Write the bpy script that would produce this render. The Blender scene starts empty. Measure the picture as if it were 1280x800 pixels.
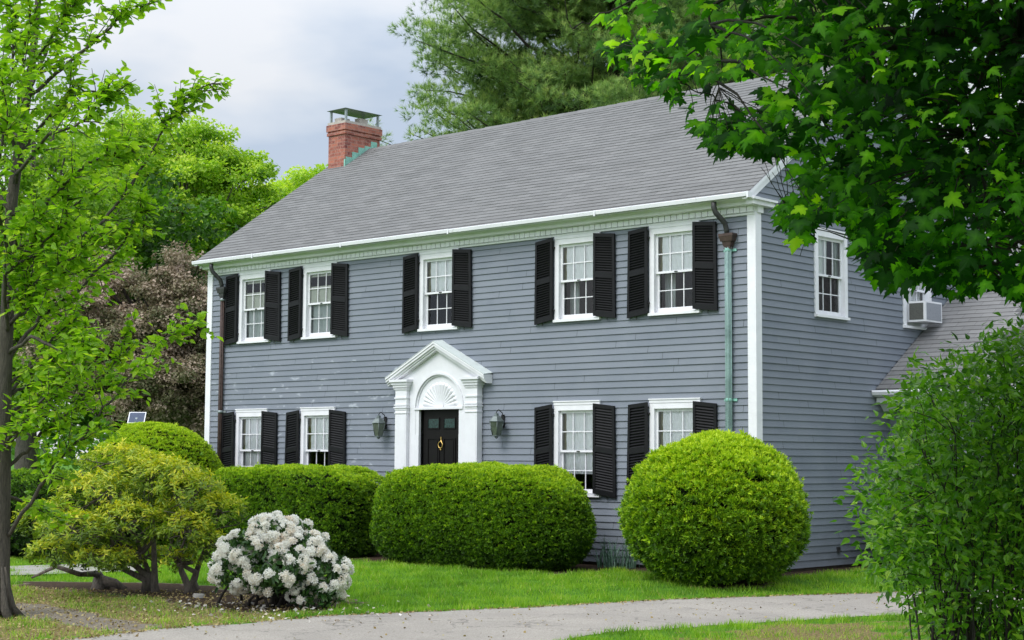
import bpy, math, random
import numpy as np
from mathutils import Matrix, Vector
random.seed(7)
rng = np.random.default_rng(11)
PI = math.pi
C = bpy.context.scene.collection

# ------------------------------------------------------------------ camera frame
YAW, PITCH, ROLL, FPX = 0.73971817, 0.08464722, 0.0062608, 2028.86
CAM = np.array([13.517, -20.316, 1.803])
def _rot():
    f = np.array([-math.sin(YAW)*math.cos(PITCH), math.cos(YAW)*math.cos(PITCH), math.sin(PITCH)])
    r = np.array([math.cos(YAW), math.sin(YAW), 0.0]); u = np.cross(r, f)
    return (r*math.cos(ROLL)+u*math.sin(ROLL), -r*math.sin(ROLL)+u*math.cos(ROLL), f)
RR, UU, FF = _rot()
def P(px, py, D):            # a real place at distance D ahead, seen at that spot of the photograph
    return CAM + D*(FF + RR*(px-640)/FPX - UU*(py-400)/FPX)
def G(px, py, z=0.0):        # a place on the ground
    d = FF + RR*(px-640)/FPX - UU*(py-400)/FPX
    return CAM + d*(z-CAM[2])/d[2]

# ------------------------------------------------------------------ objects
def tag(o, label=None, cat=None, group=None, kind=None):
    if label: o['label'] = label
    if cat: o['category'] = cat
    if group: o['group'] = group
    if kind: o['kind'] = kind
    return o
def empty(name, loc, label=None, cat=None, group=None):
    o = bpy.data.objects.new(name, None); C.objects.link(o)
    o.location = tuple(loc); o.empty_display_size = .3
    return tag(o, label, cat, group)
def origin(o):
    v = np.zeros(3)
    while o is not None:
        v += np.array(o.location); o = o.parent
    return v
class MB:
    """collects geometry in world coordinates; build() makes one mesh object"""
    def __init__(s): s.v=[]; s.n=0; s.loops=[]; s.sizes=[]; s.mi=[]; s.tint=[]; s.sm=[]
    def raw(s, verts, faces, m=0, tint=0.5, smooth=False):
        verts = np.asarray(verts, dtype=np.float64).reshape(-1,3)
        s.v.append(verts)
        for f in faces:
            s.loops.append(np.array(f, dtype=np.int64)+s.n); 
        s.sizes.append(np.array([len(f) for f in faces], dtype=np.int64))
        s.mi.append(np.full(len(faces), m)); s.sm.append(np.full(len(faces), smooth))
        s.tint.append(np.full(len(verts), tint) if np.isscalar(tint) else np.asarray(tint))
        s.n += len(verts)
    def box(s, x0,x1,y0,y1,z0,z1, m=0, tf=None):
        v = np.array([(x,y,z) for z in (z0,z1) for y in (y0,y1) for x in (x0,x1)], dtype=float)
        if tf is not None: v = tf(v)
        s.raw(v, [(0,2,3,1),(4,5,7,6),(0,1,5,4),(2,6,7,3),(0,4,6,2),(1,3,7,5)], m)
    def quad(s, a,b,c,d, m=0): s.raw([a,b,c,d], [(0,1,2,3)], m)
    def prism(s, prof, p0, ax, L, e1, e2, m=0, smooth=False):
        """profile [(a,b)] in axes e1,e2 swept along ax by L from p0"""
        p0,ax,e1,e2 = [np.array(q,dtype=float) for q in (p0,ax,e1,e2)]
        n=len(prof); a=[p0+e1*q[0]+e2*q[1] for q in prof]; b=[q+ax*L for q in a]
        f=[tuple(range(n)), tuple(range(2*n-1,n-1,-1))]+[(i,i+n,(i+1)%n+n,(i+1)%n) for i in range(n)]
        s.raw(a+b, f, m, smooth=smooth)
    def tube(s, pts, rad, sides=6, m=0, tint=.5, cap=True):
        pts=np.array(pts,dtype=float); n=len(pts); rad=np.broadcast_to(np.array(rad,dtype=float),(n,))
        t=np.gradient(pts,axis=0); t/= (np.linalg.norm(t,axis=1,keepdims=True)+1e-9)
        ref=np.array([0.,0,1]) if abs(t[0][2])<.9 else np.array([1.,0,0])
        V=[]; u=np.cross(t[0],ref); u/=np.linalg.norm(u)
        ang=np.arange(sides)*2*PI/sides
        for i in range(n):
            u=u-t[i]*(u@t[i]); u/=(np.linalg.norm(u)+1e-9); w=np.cross(t[i],u)
            V.append(pts[i]+rad[i]*(np.cos(ang)[:,None]*u+np.sin(ang)[:,None]*w))
        V=np.concatenate(V); F=[]
        for i in range(n-1):
            for k in range(sides):
                k2=(k+1)%sides; F.append((i*sides+k,i*sides+k2,(i+1)*sides+k2,(i+1)*sides+k))
        if cap: F.append(tuple(range(sides-1,-1,-1))); F.append(tuple((n-1)*sides+k for k in range(sides)))
        s.raw(V,F,m,tint,True)
    def lathe(s, c, prof, sides=16, m=0, axis=2, smooth=True):
        c=np.array(c,dtype=float); V=[]
        for r,h in prof:
            for k in range(sides):
                a=2*PI*k/sides; q=[r*math.cos(a), r*math.sin(a), h]
                if axis==1: q=[q[0], -q[2], q[1]]
                V.append(c+np.array(q))
        F=[]
        for i in range(len(prof)-1):
            for k in range(sides):
                k2=(k+1)%sides; F.append((i*sides+k,i*sides+k2,(i+1)*sides+k2,(i+1)*sides+k))
        F.append(tuple(range(sides-1,-1,-1))); F.append(tuple((len(prof)-1)*sides+k for k in range(sides)))
        s.raw(V,F,m,smooth=smooth)
    def inst(s, tv, tf, pos, rot, scale, tint, m=0, tiplight=None):
        """many copies of a small template; tf faces all the same size"""
        tv=np.array(tv,dtype=float); tf=np.array(tf,dtype=np.int64); N=len(pos)
        if N==0: return
        V=np.einsum('nij,kj->nki', rot, tv)*np.asarray(scale).reshape(N,1,1)+np.asarray(pos)[:,None,:]
        k=len(tv); F=(tf[None]+ (np.arange(N)*k)[:,None,None]+s.n).reshape(-1)
        s.v.append(V.reshape(-1,3)); s.loops.append(F)
        nf=N*len(tf); s.sizes.append(np.full(nf, tf.shape[1])); s.mi.append(np.full(nf,m)); s.sm.append(np.full(nf,False))
        T=np.repeat(np.asarray(tint,dtype=float),k)
        if tiplight is not None: T=T+np.tile(np.asarray(tiplight),N)
        s.tint.append(T); s.n+=N*k
    def build(s, name, mats, parent=None, tint=False):
        if not isinstance(mats,(list,tuple)): mats=[mats]
        me=bpy.data.meshes.new(name)
        v=np.concatenate(s.v)-origin(parent); L=np.concatenate(s.loops); S=np.concatenate(s.sizes)
        me.vertices.add(len(v)); me.vertices.foreach_set('co', v.astype(np.float32).ravel())
        me.loops.add(len(L)); me.loops.foreach_set('vertex_index', L.astype(np.int32))
        me.polygons.add(len(S)); st=np.concatenate([[0],np.cumsum(S)[:-1]])
        me.polygons.foreach_set('loop_start', st.astype(np.int32))
        try: me.polygons.foreach_set('loop_total', S.astype(np.int32))
        except Exception: pass
        me.polygons.foreach_set('material_index', np.concatenate(s.mi).astype(np.int32))
        me.polygons.foreach_set('use_smooth', np.concatenate(s.sm).astype(bool))
        if tint:
            a=me.attributes.new('tint','FLOAT','POINT'); a.data.foreach_set('value', np.concatenate(s.tint).astype(np.float32))
        me.update(calc_edges=True); me.validate()
        for m in mats: me.materials.append(m)
        o=bpy.data.objects.new(name,me); C.objects.link(o)
        if parent is not None: o.parent=parent
        return o

def frames(nrm, spin=None, up=None):
    """rotation matrices with local z -> nrm, local y -> roughly up (or random spin)"""
    n=nrm/(np.linalg.norm(nrm,axis=1,keepdims=True)+1e-9); N=len(n)
    if up is None:
        r=rng.normal(size=(N,3))
    else: r=up
    y=r-n*np.sum(r*n,axis=1,keepdims=True); y/=(np.linalg.norm(y,axis=1,keepdims=True)+1e-9)
    x=np.cross(y,n)
    return np.stack([x,y,n],axis=2)
def unit(a): return a/(np.linalg.norm(a,axis=-1,keepdims=True)+1e-9)

# ------------------------------------------------------------------ materials
def M(name):
    m=bpy.data.materials.new(name); m.use_nodes=True; nt=m.node_tree; nt.nodes.clear()
    o=nt.nodes.new('ShaderNodeOutputMaterial'); b=nt.nodes.new('ShaderNodeBsdfPrincipled')
    nt.links.new(b.outputs[0],o.inputs[0]); return m,nt,b,o
def nd(nt,t,**k):
    n=nt.nodes.new(t)
    for a,v in k.items():
        if a.startswith('i_'): n.inputs[int(a[2:])].default_value=v
        else: setattr(n,a,v)
    return n
def lk(nt,a,b): nt.links.new(a,b)
def rgb(c): return (*c,1.0)
def noise(nt, scale, detail=4, rough=.6, vec=None, scl=None):
    n=nd(nt,'ShaderNodeTexNoise'); n.inputs['Scale'].default_value=scale; n.inputs['Detail'].default_value=detail; n.inputs['Roughness'].default_value=rough
    g=nd(nt,'ShaderNodeNewGeometry'); src=g.outputs['Position'] if vec is None else vec
    if scl:
        mp=nd(nt,'ShaderNodeMapping'); mp.inputs['Scale'].default_value=scl; lk(nt,src,mp.inputs[0]); src=mp.outputs[0]
    lk(nt,src,n.inputs['Vector']); return n.outputs['Fac']
def ramp(nt, fac, stops):
    r=nd(nt,'ShaderNodeValToRGB'); e=r.color_ramp.elements
    while len(e)<len(stops): e.new(.5)
    for i,(p,c) in enumerate(stops): e[i].position=p; e[i].color=rgb(c) if len(c)==3 else c
    lk(nt,fac,r.inputs[0]); return r.outputs[0]
def mixc(nt, fac, a, b, mode='MIX'):
    m=nd(nt,'ShaderNodeMix',data_type='RGBA',blend_type=mode)
    for i,q in ((0,fac),(6,a),(7,b)):
        if hasattr(q,'is_output'): lk(nt,q,m.inputs[i])
        elif i==0: m.inputs[0].default_value=q
        else: m.inputs[i].default_value=rgb(q)
    return m.outputs[2]
def bump(nt,b,h,strength=.3,dist=.01):
    n=nd(nt,'ShaderNodeBump'); n.inputs['Strength'].default_value=strength; n.inputs['Distance'].default_value=dist
    lk(nt,h,n.inputs['Height']); lk(nt,n.outputs[0],b.inputs['Normal'])
def simple(name,c,rough=.5,var=.12,scale=6,metal=0,bmp=0,scl=None,spec=.4,dirt=None):
    m,nt,b,o=M(name); f=noise(nt,scale,5,.65,scl=scl)
    lo=tuple(x*(1-var) for x in c); hi=tuple(min(1,x*(1+var)) for x in c)
    col=ramp(nt,f,[(.3,lo),(.7,hi)])
    if dirt is not None:
        f2=noise(nt,dirt[1],6,.7); col=mixc(nt,ramp(nt,f2,[(dirt[2],(0,0,0)),(dirt[2]+.15,(1,1,1))]),col,dirt[0])
    lk(nt,col,b.inputs['Base Color']); b.inputs['Roughness'].default_value=rough; b.inputs['Metallic'].default_value=metal
    b.inputs['Specular IOR Level'].default_value=spec
    if bmp: bump(nt,b,noise(nt,scale*6,3,scl=scl),bmp,.004)
    return m
def math_(nt,op,a,b=None):
    n=nd(nt,'ShaderNodeMath',operation=op)
    for i,q in enumerate((a,b)):
        if q is None: continue
        if hasattr(q,'is_output'): lk(nt,q,n.inputs[i])
        else: n.inputs[i].default_value=q
    return n.outputs[0]
def sep(nt,obj=False):
    g=nd(nt,'ShaderNodeNewGeometry'); s=nd(nt,'ShaderNodeSeparateXYZ'); lk(nt,g.outputs['Position'],s.inputs[0]); return s.outputs
def comb(nt,x,y,z=0.):
    c=nd(nt,'ShaderNodeCombineXYZ')
    for i,q in enumerate((x,y,z)):
        if hasattr(q,'is_output'): lk(nt,q,c.inputs[i])
        else: c.inputs[i].default_value=q
    return c.outputs[0]

EXPO=.107; Z0=.15
def siding_mat():
    m,nt,b,o=M('grey_blue_clapboard'); s=sep(nt)
    row=math_(nt,'FLOOR',math_(nt,'DIVIDE',math_(nt,'SUBTRACT',s[2],Z0-.0005),EXPO))
    seg=math_(nt,'FLOOR',math_(nt,'ADD',math_(nt,'MULTIPLY',math_(nt,'ADD',s[0],s[1]),.33),math_(nt,'MULTIPLY',row,.37)))
    wn=nd(nt,'ShaderNodeTexWhiteNoise',noise_dimensions='3D'); lk(nt,comb(nt,row,seg,1.),wn.inputs['Vector'])
    col=ramp(nt,wn.outputs['Value'],[(0,(.160,.182,.218)),(1,(.205,.226,.262))])
    n1=noise(nt,1.3,6,.65); col=mixc(nt,ramp(nt,n1,[(.35,(0,0,0)),(.75,(1,1,1))]),col,(.22,.24,.275))
    n2=noise(nt,9,5,.7,scl=(1,1,6)); col=mixc(nt,math_(nt,'MULTIPLY',n2,.5),col,(.155,.175,.21))
    # chalky bloom low on the left of the front
    n3=noise(nt,3.4,5,.6,scl=(1,1,2.2)); 
    msk=ramp(nt,n3,[(.60,(0,0,0)),(.68,(1,1,1))])
    zone=math_(nt,'MULTIPLY',math_(nt,'LESS_THAN',s[0],-7.0),math_(nt,'LESS_THAN',s[2],3.7))
    col=mixc(nt,math_(nt,'MULTIPLY',math_(nt,'MULTIPLY',msk,zone),.75),col,(.40,.43,.47))
    # splashed dirt near the bottom
    low=nd(nt,'ShaderNodeMapRange'); lk(nt,s[2],low.inputs[0]); low.inputs[1].default_value=.15; low.inputs[2].default_value=.75; low.inputs[3].default_value=.6; low.inputs[4].default_value=0
    col=mixc(nt,math_(nt,'MULTIPLY',low.outputs[0],noise(nt,4,5)),col,(.09,.085,.08))
    lk(nt,col,b.inputs['Base Color']); b.inputs['Roughness'].default_value=.62; b.inputs['Specular IOR Level'].default_value=.35
    bump(nt,b,noise(nt,26,4,.7,scl=(1,1,7)),.35,.004); return m
def shingle_mat(name,c1,c2,w,h,yoff,slope,streak=.35,vy=True):
    m,nt,b,o=M(name); s=sep(nt)
    k=math.sqrt(1+slope*slope)
    v=math_(nt,'MULTIPLY',math_(nt,'SUBTRACT',s[1],yoff),k)
    br=nd(nt,'ShaderNodeTexBrick',offset=.5,squash=1.0); lk(nt,comb(nt,s[0],v),br.inputs['Vector'])
    br.inputs['Scale'].default_value=1; br.inputs['Brick Width'].default_value=w; br.inputs['Row Height'].default_value=h
    br.inputs['Mortar Size'].default_value=.004; br.inputs['Mortar Smooth'].default_value=.3; br.inputs['Bias'].default_value=0
    br.inputs['Color1'].default_value=rgb(c1); br.inputs['Color2'].default_value=rgb(c2); br.inputs['Mortar'].default_value=rgb(tuple(x*.45 for x in c1))
    col=br.outputs[0]
    n=noise(nt,.8,6,.7); col=mixc(nt,math_(nt,'MULTIPLY',ramp(nt,n,[(.35,(0,0,0)),(.7,(1,1,1))]),streak),col,tuple(x*1.25 for x in c2))
    n4=noise(nt,2.2,5,.7,scl=(.5,2,1)); col=mixc(nt,math_(nt,'MULTIPLY',ramp(nt,n4,[(.35,(0,0,0)),(.8,(1,1,1))]),.22),col,(.13,.12,.115))
    lk(nt,col,b.inputs['Base Color']); b.inputs['Roughness'].default_value=.85; b.inputs['Specular IOR Level'].default_value=.25
    bump(nt,b,noise(nt,130,2),.4,.004); return m
def brick_mat():
    m,nt,b,o=M('red_brick'); s=sep(nt)
    br=nd(nt,'ShaderNodeTexBrick',offset=.5); lk(nt,comb(nt,math_(nt,'ADD',s[0],s[1]),s[2]),br.inputs['Vector'])
    br.inputs['Scale'].default_value=1; br.inputs['Brick Width'].default_value=.21; br.inputs['Row Height'].default_value=.073
    br.inputs['Mortar Size'].default_value=.006
    br.inputs['Color1'].default_value=rgb((.40,.135,.085)); br.inputs['Color2'].default_value=rgb((.17,.045,.038)); br.inputs['Mortar'].default_value=rgb((.26,.17,.14))
    col=mixc(nt,ramp(nt,noise(nt,14,4,.7),[(.45,(0,0,0)),(.7,(1,1,1))]),br.outputs[0],(.42,.19,.15))
    lk(nt,col,b.inputs['Base Color']); b.inputs['Roughness'].default_value=.9
    bump(nt,b,br.outputs['Fac'],-.8,.02); return m
def leaf_mat(name, stops, trans=.4, rough=.45, tcol=None, spec=.35):
    """tint attribute -> colour, plus light coming through the leaf"""
    m,nt,b,o=M(name); a=nd(nt,'ShaderNodeAttribute',attribute_name='tint')
    col=ramp(nt,a.outputs['Fac'],stops)
    lk(nt,col,b.inputs['Base Color']); b.inputs['Roughness'].default_value=rough; b.inputs['Specular IOR Level'].default_value=spec
    t=nd(nt,'ShaderNodeBsdfTranslucent'); tc=mixc(nt,1.0,col,tcol or (1.5,1.7,.6),'MULTIPLY'); lk(nt,tc,t.inputs[0])
    mx=nd(nt,'ShaderNodeMixShader'); mx.inputs[0].default_value=trans
    lk(nt,b.outputs[0],mx.inputs[1]); lk(nt,t.outputs[0],mx.inputs[2]); lk(nt,mx.outputs[0],o.inputs[0]); return m
def bark_mat(name,c,scl=(1,1,.25),scale=30):
    m,nt,b,o=M(name); f=noise(nt,scale,5,.7,scl=scl)
    lk(nt,ramp(nt,f,[(.3,tuple(x*.45 for x in c)),(.5,c),(.75,tuple(x*1.7 for x in c))]),b.inputs['Base Color'])
    b.inputs['Roughness'].default_value=.9; bump(nt,b,f,.9,.03); return m
def glass_mat():
    m,nt,b,o=M('window_glass')
    tr=nd(nt,'ShaderNodeBsdfTransparent'); tr.inputs[0].default_value=(.95,.97,.96,1)
    gl=nd(nt,'ShaderNodeBsdfGlossy'); gl.inputs['Roughness'].default_value=.02
    fr=nd(nt,'ShaderNodeFresnel'); fr.inputs[0].default_value=1.5
    mx=nd(nt,'ShaderNodeMixShader'); lk(nt,fr.outputs[0],mx.inputs[0]); lk(nt,tr.outputs[0],mx.inputs[1]); lk(nt,gl.outputs[0],mx.inputs[2])
    bn=nd(nt,'ShaderNodeBump'); bn.inputs['Strength'].default_value=.12; bn.inputs['Distance'].default_value=.02; lk(nt,noise(nt,2.5,2),bn.inputs['Height']); lk(nt,bn.outputs[0],gl.inputs['Normal'])
    lk(nt,mx.outputs[0],o.inputs[0]); return m

SID=siding_mat()
WHITE=simple('white_paint',(.77,.765,.79),.45,.06,5,dirt=((.60,.60,.58),3.,.66))
WHITE2=simple('white_door_paint',(.73,.73,.755),.4,.04,5)
BLACK=simple('black_shutter_paint',(.006,.006,.007),.48,.3,9,spec=.24,dirt=((.018,.018,.015),5.,.66))
DOORB=simple('black_door_paint',(.007,.0062,.006),.45,.2,4,spec=.15)
GLASS=glass_mat()
CURT=simple('white_curtain',(.95,.95,.98),.9,.03,16,scl=(1,1,.35))
SHADE=simple('cream_roller_blind',(.62,.62,.55),.9,.05,6)
GCURT=simple('grey_curtain',(.50,.54,.54),.9,.15,14,scl=(1,1,.3))
OLIVE=simple('window_reveal_olive',(.20,.19,.09),.8,.2,8)
ROOM=simple('dark_interior',(.035,.036,.038),.9,.3,2)
SHING=shingle_mat('grey_asphalt_shingle',(.148,.148,.146),(.190,.189,.186),.33,.13,-.345,.69,.15)
SHING2=shingle_mat('light_grey_shingle',(.15,.15,.15),(.215,.212,.21),.34,.145,3.45,.646,.5)
SHING3=shingle_mat('dark_grey_shingle',(.07,.07,.073),(.115,.115,.118),.34,.145,3.45,.646,.2)
BRICK=brick_mat()
STONE=simple('weathered_stone',(.33,.31,.28),.9,.25,9,bmp=.4)
CONC=simple('mortar_cap',(.42,.38,.34),.9,.15,12)
METAL=simple('galvanised_sheet',(.30,.34,.34),.45,.15,8,metal=.5)
VERD=simple('verdigris_copper',(.20,.30,.28),.6,.25,7,scl=(1,1,.3),dirt=((.13,.20,.19),4.,.5))
VERDL=simple('pale_verdigris',(.22,.46,.38),.7,.2,10)
BROWNC=simple('brown_copper',(.07,.045,.038),.45,.35,9,metal=.3)
SLATE=simple('dark_slate_copper',(.045,.045,.045),.5,.4,14,metal=.2)
BRASS=simple('brass',(.75,.50,.16),.3,.1,9,metal=.9)
FOUND=simple('brown_foundation',(.07,.055,.042),.95,.35,7,bmp=.5)
IRON=simple('black_iron',(.01,.01,.01),.5,.2,9)
LAMPG=simple('lantern_glass',(.09,.11,.085),.15,.3,10,spec=.6)
ACG=simple('air_conditioner_grille',(.10,.10,.09),.6,.2,40)
GUTW=simple('white_gutter',(.74,.74,.77),.35,.05,3,scl=(.4,1,1),dirt=((.42,.42,.38),4.,.60))

# ------------------------------------------------------------------ HOUSE
XR=-.09; XL=-13.43; YB=7.66; RZ=5.97; SL=.69; YR=3.83; TOP=5.50
house=empty('colonial_house',(-6.76,3.83,0),'grey clapboard two storey colonial house with black shutters and white columned doorway','house')
UZ0,UZ1=4.04,5.42; LZ0,LZ1=1.18,2.67
UPW=[-11.925,-9.955,-6.755,-3.55,-1.57]; LOW=[-11.95,-9.96,-3.55,-1.57]
CW=.97
def front_map(u,n,z): return (u,-n,z)
def right_map(u,n,z): return (XR+n,u,z)
def left_map(u,n,z): return (XL-n,-u,z)
def back_map(u,n,z): return (-u,YB+n,z)
class WB(MB):
    """a wall-space builder: boxes given as (u0,u1,n0,n1,z0,z1), n = out from the wall"""
    def __init__(s,mp): super().__init__(); s.mp=mp
    def wbox(s,u0,u1,n0,n1,z0,z1,m=0): 
        s.box(u0,u1,n0,n1,z0,z1,m,tf=lambda v: np.array([s.mp(*q) for q in v]))
    def wraw(s,verts,faces,m=0,**k): s.raw([s.mp(*q) for q in verts],faces,m,**k)
def wall(mp,name,U0,U1,holes,lim,ztop):
    """clapboard courses; lim(z)->(u0,u1) clips to the gable; holes=[(u0,u1,z0,z1)]"""
    b=WB(mp); r=random.Random(hash(name)%1000 if False else len(name)*7)
    n=int(math.ceil((ztop-Z0)/EXPO-1e-6))
    for i in range(n):
        z0=Z0+i*EXPO; z1=min(z0+EXPO,ztop)
        cuts=sorted({z0,z1}|{h for H in holes for h in (H[2],H[3]) if z0<h<z1})
        joints=[]; u=U0+r.uniform(.5,4)
        while u<U1: joints.append(u); u+=r.uniform(2.2,4.6)
        wob=r.uniform(-.0015,.0015)
        for a,c in zip(cuts[:-1],cuts[1:]):
            iv=[(U0,U1)]
            blocks=[(H[0],H[1]) for H in holes if H[2]<(a+c)/2<H[3]]+[(j-.003,j+.003) for j in joints]
            for (h0,h1) in blocks:
                nv=[]
                for (s0,s1) in iv:
                    if h1<=s0 or h0>=s1: nv.append((s0,s1)); continue
                    if h0>s0: nv.append((s0,h0))
                    if h1<s1: nv.append((h1,s1))
                iv=nv
            la,lc=lim(a),lim(c)
            na=.004+.018*(1-(a-z0)/EXPO)+wob; nc=.004+.018*(1-(c-z0)/EXPO)+wob
            for (s0,s1) in iv:
                a0,a1=max(s0,la[0]),min(s1,la[1]); c0,c1=max(s0,lc[0]),min(s1,lc[1])
                if a1-a0<.01: continue
                if c1<c0: c0=c1=(c0+c1)/2
                k=max(1,int((a1-a0)/1.2)); 
                for j in range(k):
                    f0,f1=j/k,(j+1)/k
                    A0,A1=a0+(a1-a0)*f0,a0+(a1-a0)*f1; C0,C1=c0+(c1-c0)*f0,c0+(c1-c0)*f1
                    b.wraw([(A0,na,a),(A1,na,a),(C1,nc,c),(C0,nc,c)],[(0,1,2,3)])
                    if a==z0: b.wraw([(A0,.0,a+.001),(A1,.0,a+.001),(A1,na,a),(A0,na,a)],[(0,1,2,3)])
        
    # dark sheathing behind the boards, with the same openings
    us=sorted({U0,U1}|{h for H in holes for h in (H[0],H[1])})
    zs=sorted({Z0,min(ztop,TOP)}|{h for H in holes for h in (H[2],H[3])})
    for u0,u1 in zip(us[:-1],us[1:]):
        for a,c in zip(zs[:-1],zs[1:]):
            if any(H[0]<(u0+u1)/2<H[1] and H[2]<(a+c)/2<H[3] for H in holes): continue
            b.wbox(u0,u1,-.10,-.004,a,c,1)
    if ztop>TOP+.1:
        b.wraw([(U0,-.02,TOP),(U1,-.02,TOP),((U0+U1)/2,-.02,ztop)],[(0,1,2)],1)
    return b.build('wall',[SID,ROOM],house)
hx=lambda cx,z0,z1:(cx-CW/2+.05,cx+CW/2-.05,z0+.05,z1-.04)
fholes=[hx(c,UZ0,UZ1) for c in UPW]+[hx(c,LZ0,LZ1) for c in LOW]+[(-7.26,-6.10,.15,3.30)]
rect=lambda a,b: (lambda z:(a,b))
GW=[1.60+.485+.02, 4.42+.485]
gholes=[hx(c,UZ0,UZ1) for c in GW]
def glim(z):
    if z<=5.6: return (.0,YB)
    t=(z-(RZ-.03))/SL; return (max(0,t),min(YB,YB-t))
wall(front_map,'front wall',XL,XR,fholes,rect(XL,XR),TOP)
wall(right_map,'right gable',0,YB,gholes,glim,RZ+SL*YR-.03)
wall(left_map,'left gable',-YB,0,[],lambda z:tuple(sorted((-glim(z)[0],-glim(z)[1]))),RZ+SL*YR-.03)
wall(back_map,'back wall',-XR,-XL,[],rect(-XR,-XL),TOP)
b=MB(); b.box(XL+.03,XR-.03,.03,YB-.03,-.3,Z0-.002,0); b.build('foundation',FOUND,house)
# rooms behind the glass: floor slab + inner partitions
b=MB(); b.box(XL+.12,XR-.12,.9,.95,.2,2.72); b.box(XL+.12,XR-.12,1.0,YB-.12,2.75,2.95); b.box(XL+.12,XR-.12,.11,1.0,2.78,2.95)
b.box(XL+.12,XR-.9,.9,.95,2.96,5.5); b.box(XR-1.0,XR-.95,.96,YB-.2,2.96,5.5); b.box(XL+.1,XR-.12,.12,YB-.12,5.52,5.56)
for x in (-8.2,-5.0): b.box(x,x+.05,.11,.9,.2,5.45)
b.build('interior_partition',ROOM,house)

# corner boards
b=MB()
b.box(XR-.12,XR+.03,-.035,-.0,Z0-.02,TOP); b.box(XR,XR+.03,.0,.12,Z0-.02,TOP-.0)
b.build('corner_board',WHITE,house)
b=MB(); b.box(XL-.03,XL+.13,-.035,0,Z0-.02,TOP); b.box(XL-.03,XL,0,.12,Z0-.02,TOP); b.build('corner_board',WHITE,house)
b=MB(); b.box(XR,XR+.03,YB-.12,YB+.03,Z0,TOP); b.build('corner_board',WHITE,house)

# cornice along the eave: frieze lip, dentils, bed mould, fascia, gutter
b=MB()
X0,X1=XL-.12,XR+.10
sweep=lambda prof,x0=X0,x1=X1,m=0: b.prism([(-y,z) for y,z in prof],(x0,0,0),(1,0,0),x1-x0,(0,1,0),(0,0,1),m)
sweep([(.0,5.47),(.045,5.47),(.05,5.495),(.03,5.50),(.03,5.60),(.0,5.60)],XL-.02,XR+.02)   # frieze
sweep([(.0,5.601),(.13,5.601),(.15,5.606),(.16,5.612),(.16,5.660),(.0,5.660)],XL-.06,XR+.06)   # bed + fascia strip
sweep([(.0,5.661),(.165,5.661),(.18,5.668),(.21,5.69),(.245,5.70),(.25,5.725),(.0,5.725)],X0,X1) # crown
b.build('cornice',WHITE,house)
b=MB(); x=XL+.02
while x<XR-.06:
    b.box(x,x+.106,-.070,-.031,5.512,5.598); x+=.118
b.build('dentil_band',WHITE,house)
b=MB()
gx0,gx1=XL-.14,XR+.13
prof=[(a_+.055,c_) for a_,c_ in [(-.310,5.70),(-.33,5.682),(-.38,5.680),(-.415,5.70),(-.425,5.755),(-.418,5.765),(-.405,5.758),(-.40,5.71),(-.33,5.70),(-.318,5.755),(-.310,5.755)]]
segs=[gx0,-11.6,-9.0,-6.2,-2.9,gx1]
for s0,s1 in zip(segs[:-1],segs[1:]):
    b.prism(prof,(s0,0,random.uniform(-.003,.003)),(1,0,0),s1-s0-.004,(0,1,0),(0,0,1))
    b.prism([(-.375,5.675),(-.375,5.768),(-.369,5.768),(-.369,5.675)],(s1-.03,0,0),(1,0,0),.03,(0,1,0),(0,0,1))
b.prism([(-.255,5.68),(-.365,5.68),(-.365,5.765),(-.255,5.755)],(gx1,0,0),(1,0,0),.004,(0,1,0),(0,0,1))
b.build('gutter',GUTW,house)
# gable: eave return + raking boards
b=MB()
b.box(XR,XR+.13,-.24,.34,5.60,5.665); b.box(XR,XR+.17,-.27,.37,5.667,5.70); b.box(XR+.002,XR+.06,.0,.14,5.50,5.598)
b.build('eave_return',WHITE,house)
def rake(xs,sgn,name='rake_board'):
    b=MB()
    for (w0,w1,t) in ((-.19,-.075,.045),(-.072,-.006,.088)):
        for y0,y1,s in ((-.335,YR,1),(YB+.335,YR,-1)):
            za=RZ+SL*(y0 if s==1 else YB-y0); zb=RZ+SL*YR
            if w0<-.1: 
                y0b=y0+s*.10; za=RZ+SL*(y0b if s==1 else YB-y0b)
            else: y0b=y0
            a=[(xs,y0b,za+w0),(xs,y1,zb+w0),(xs,y1,zb+w1),(xs,y0b,za+w1)]
            bb=[(q[0]+sgn*t,q[1],q[2]) for q in a]
            b.raw(a+bb,[(0,1,2,3),(7,6,5,4),(0,4,5,1),(1,5,6,2),(2,6,7,3),(3,7,4,0)])
    b.build(name,WHITE,house)
rake(XR+.001,1); rake(XL-.001,-1)

# roof with stepped shingle courses
def roof_slope(name,x0,x1,ye,yr,zf,slope,expo,mat,sgn=1,th=.007,seg=.33,parent=None,seed=3):
    """ye eave, yr ridge (y), zf(y) height"""
    r=np.random.default_rng(seed); k=math.sqrt(1+slope*slope); dy=expo/k; n=int(math.ceil(abs(yr-ye)/dy))
    xs=np.append(np.arange(x0,x1-.01,seg),x1); b=MB(); m=len(xs)
    sag=lambda x,y: .012*np.sin(x*.9+1.3)*np.sin((y-ye)*.8)
    for i in range(n):
        ya=ye+sgn*i*dy; yb=ye+sgn*min((i+1)*dy,abs(yr-ye))
        la=th+r.uniform(-.0015,.003,m); ja=r.uniform(-.004,.004,m)
        V=[]
        for j,x in enumerate(xs): V.append((x,ya-sgn*.002,zf(ya)-.001+sag(x,ya)))
        for j,x in enumerate(xs): V.append((x,ya+ja[j]-sgn*.003,zf(ya)+la[j]+sag(x,ya)))
        for j,x in enumerate(xs): V.append((x,yb,zf(yb)+.0005+sag(x,yb)))
        F=[]
        for j in range(m-1):
            F.append((j,j+1,m+j+1,m+j)); F.append((m+j,m+j+1,2*m+j+1,2*m+j))
        b.raw(V,F)
    return b.build(name,mat,parent)
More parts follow.
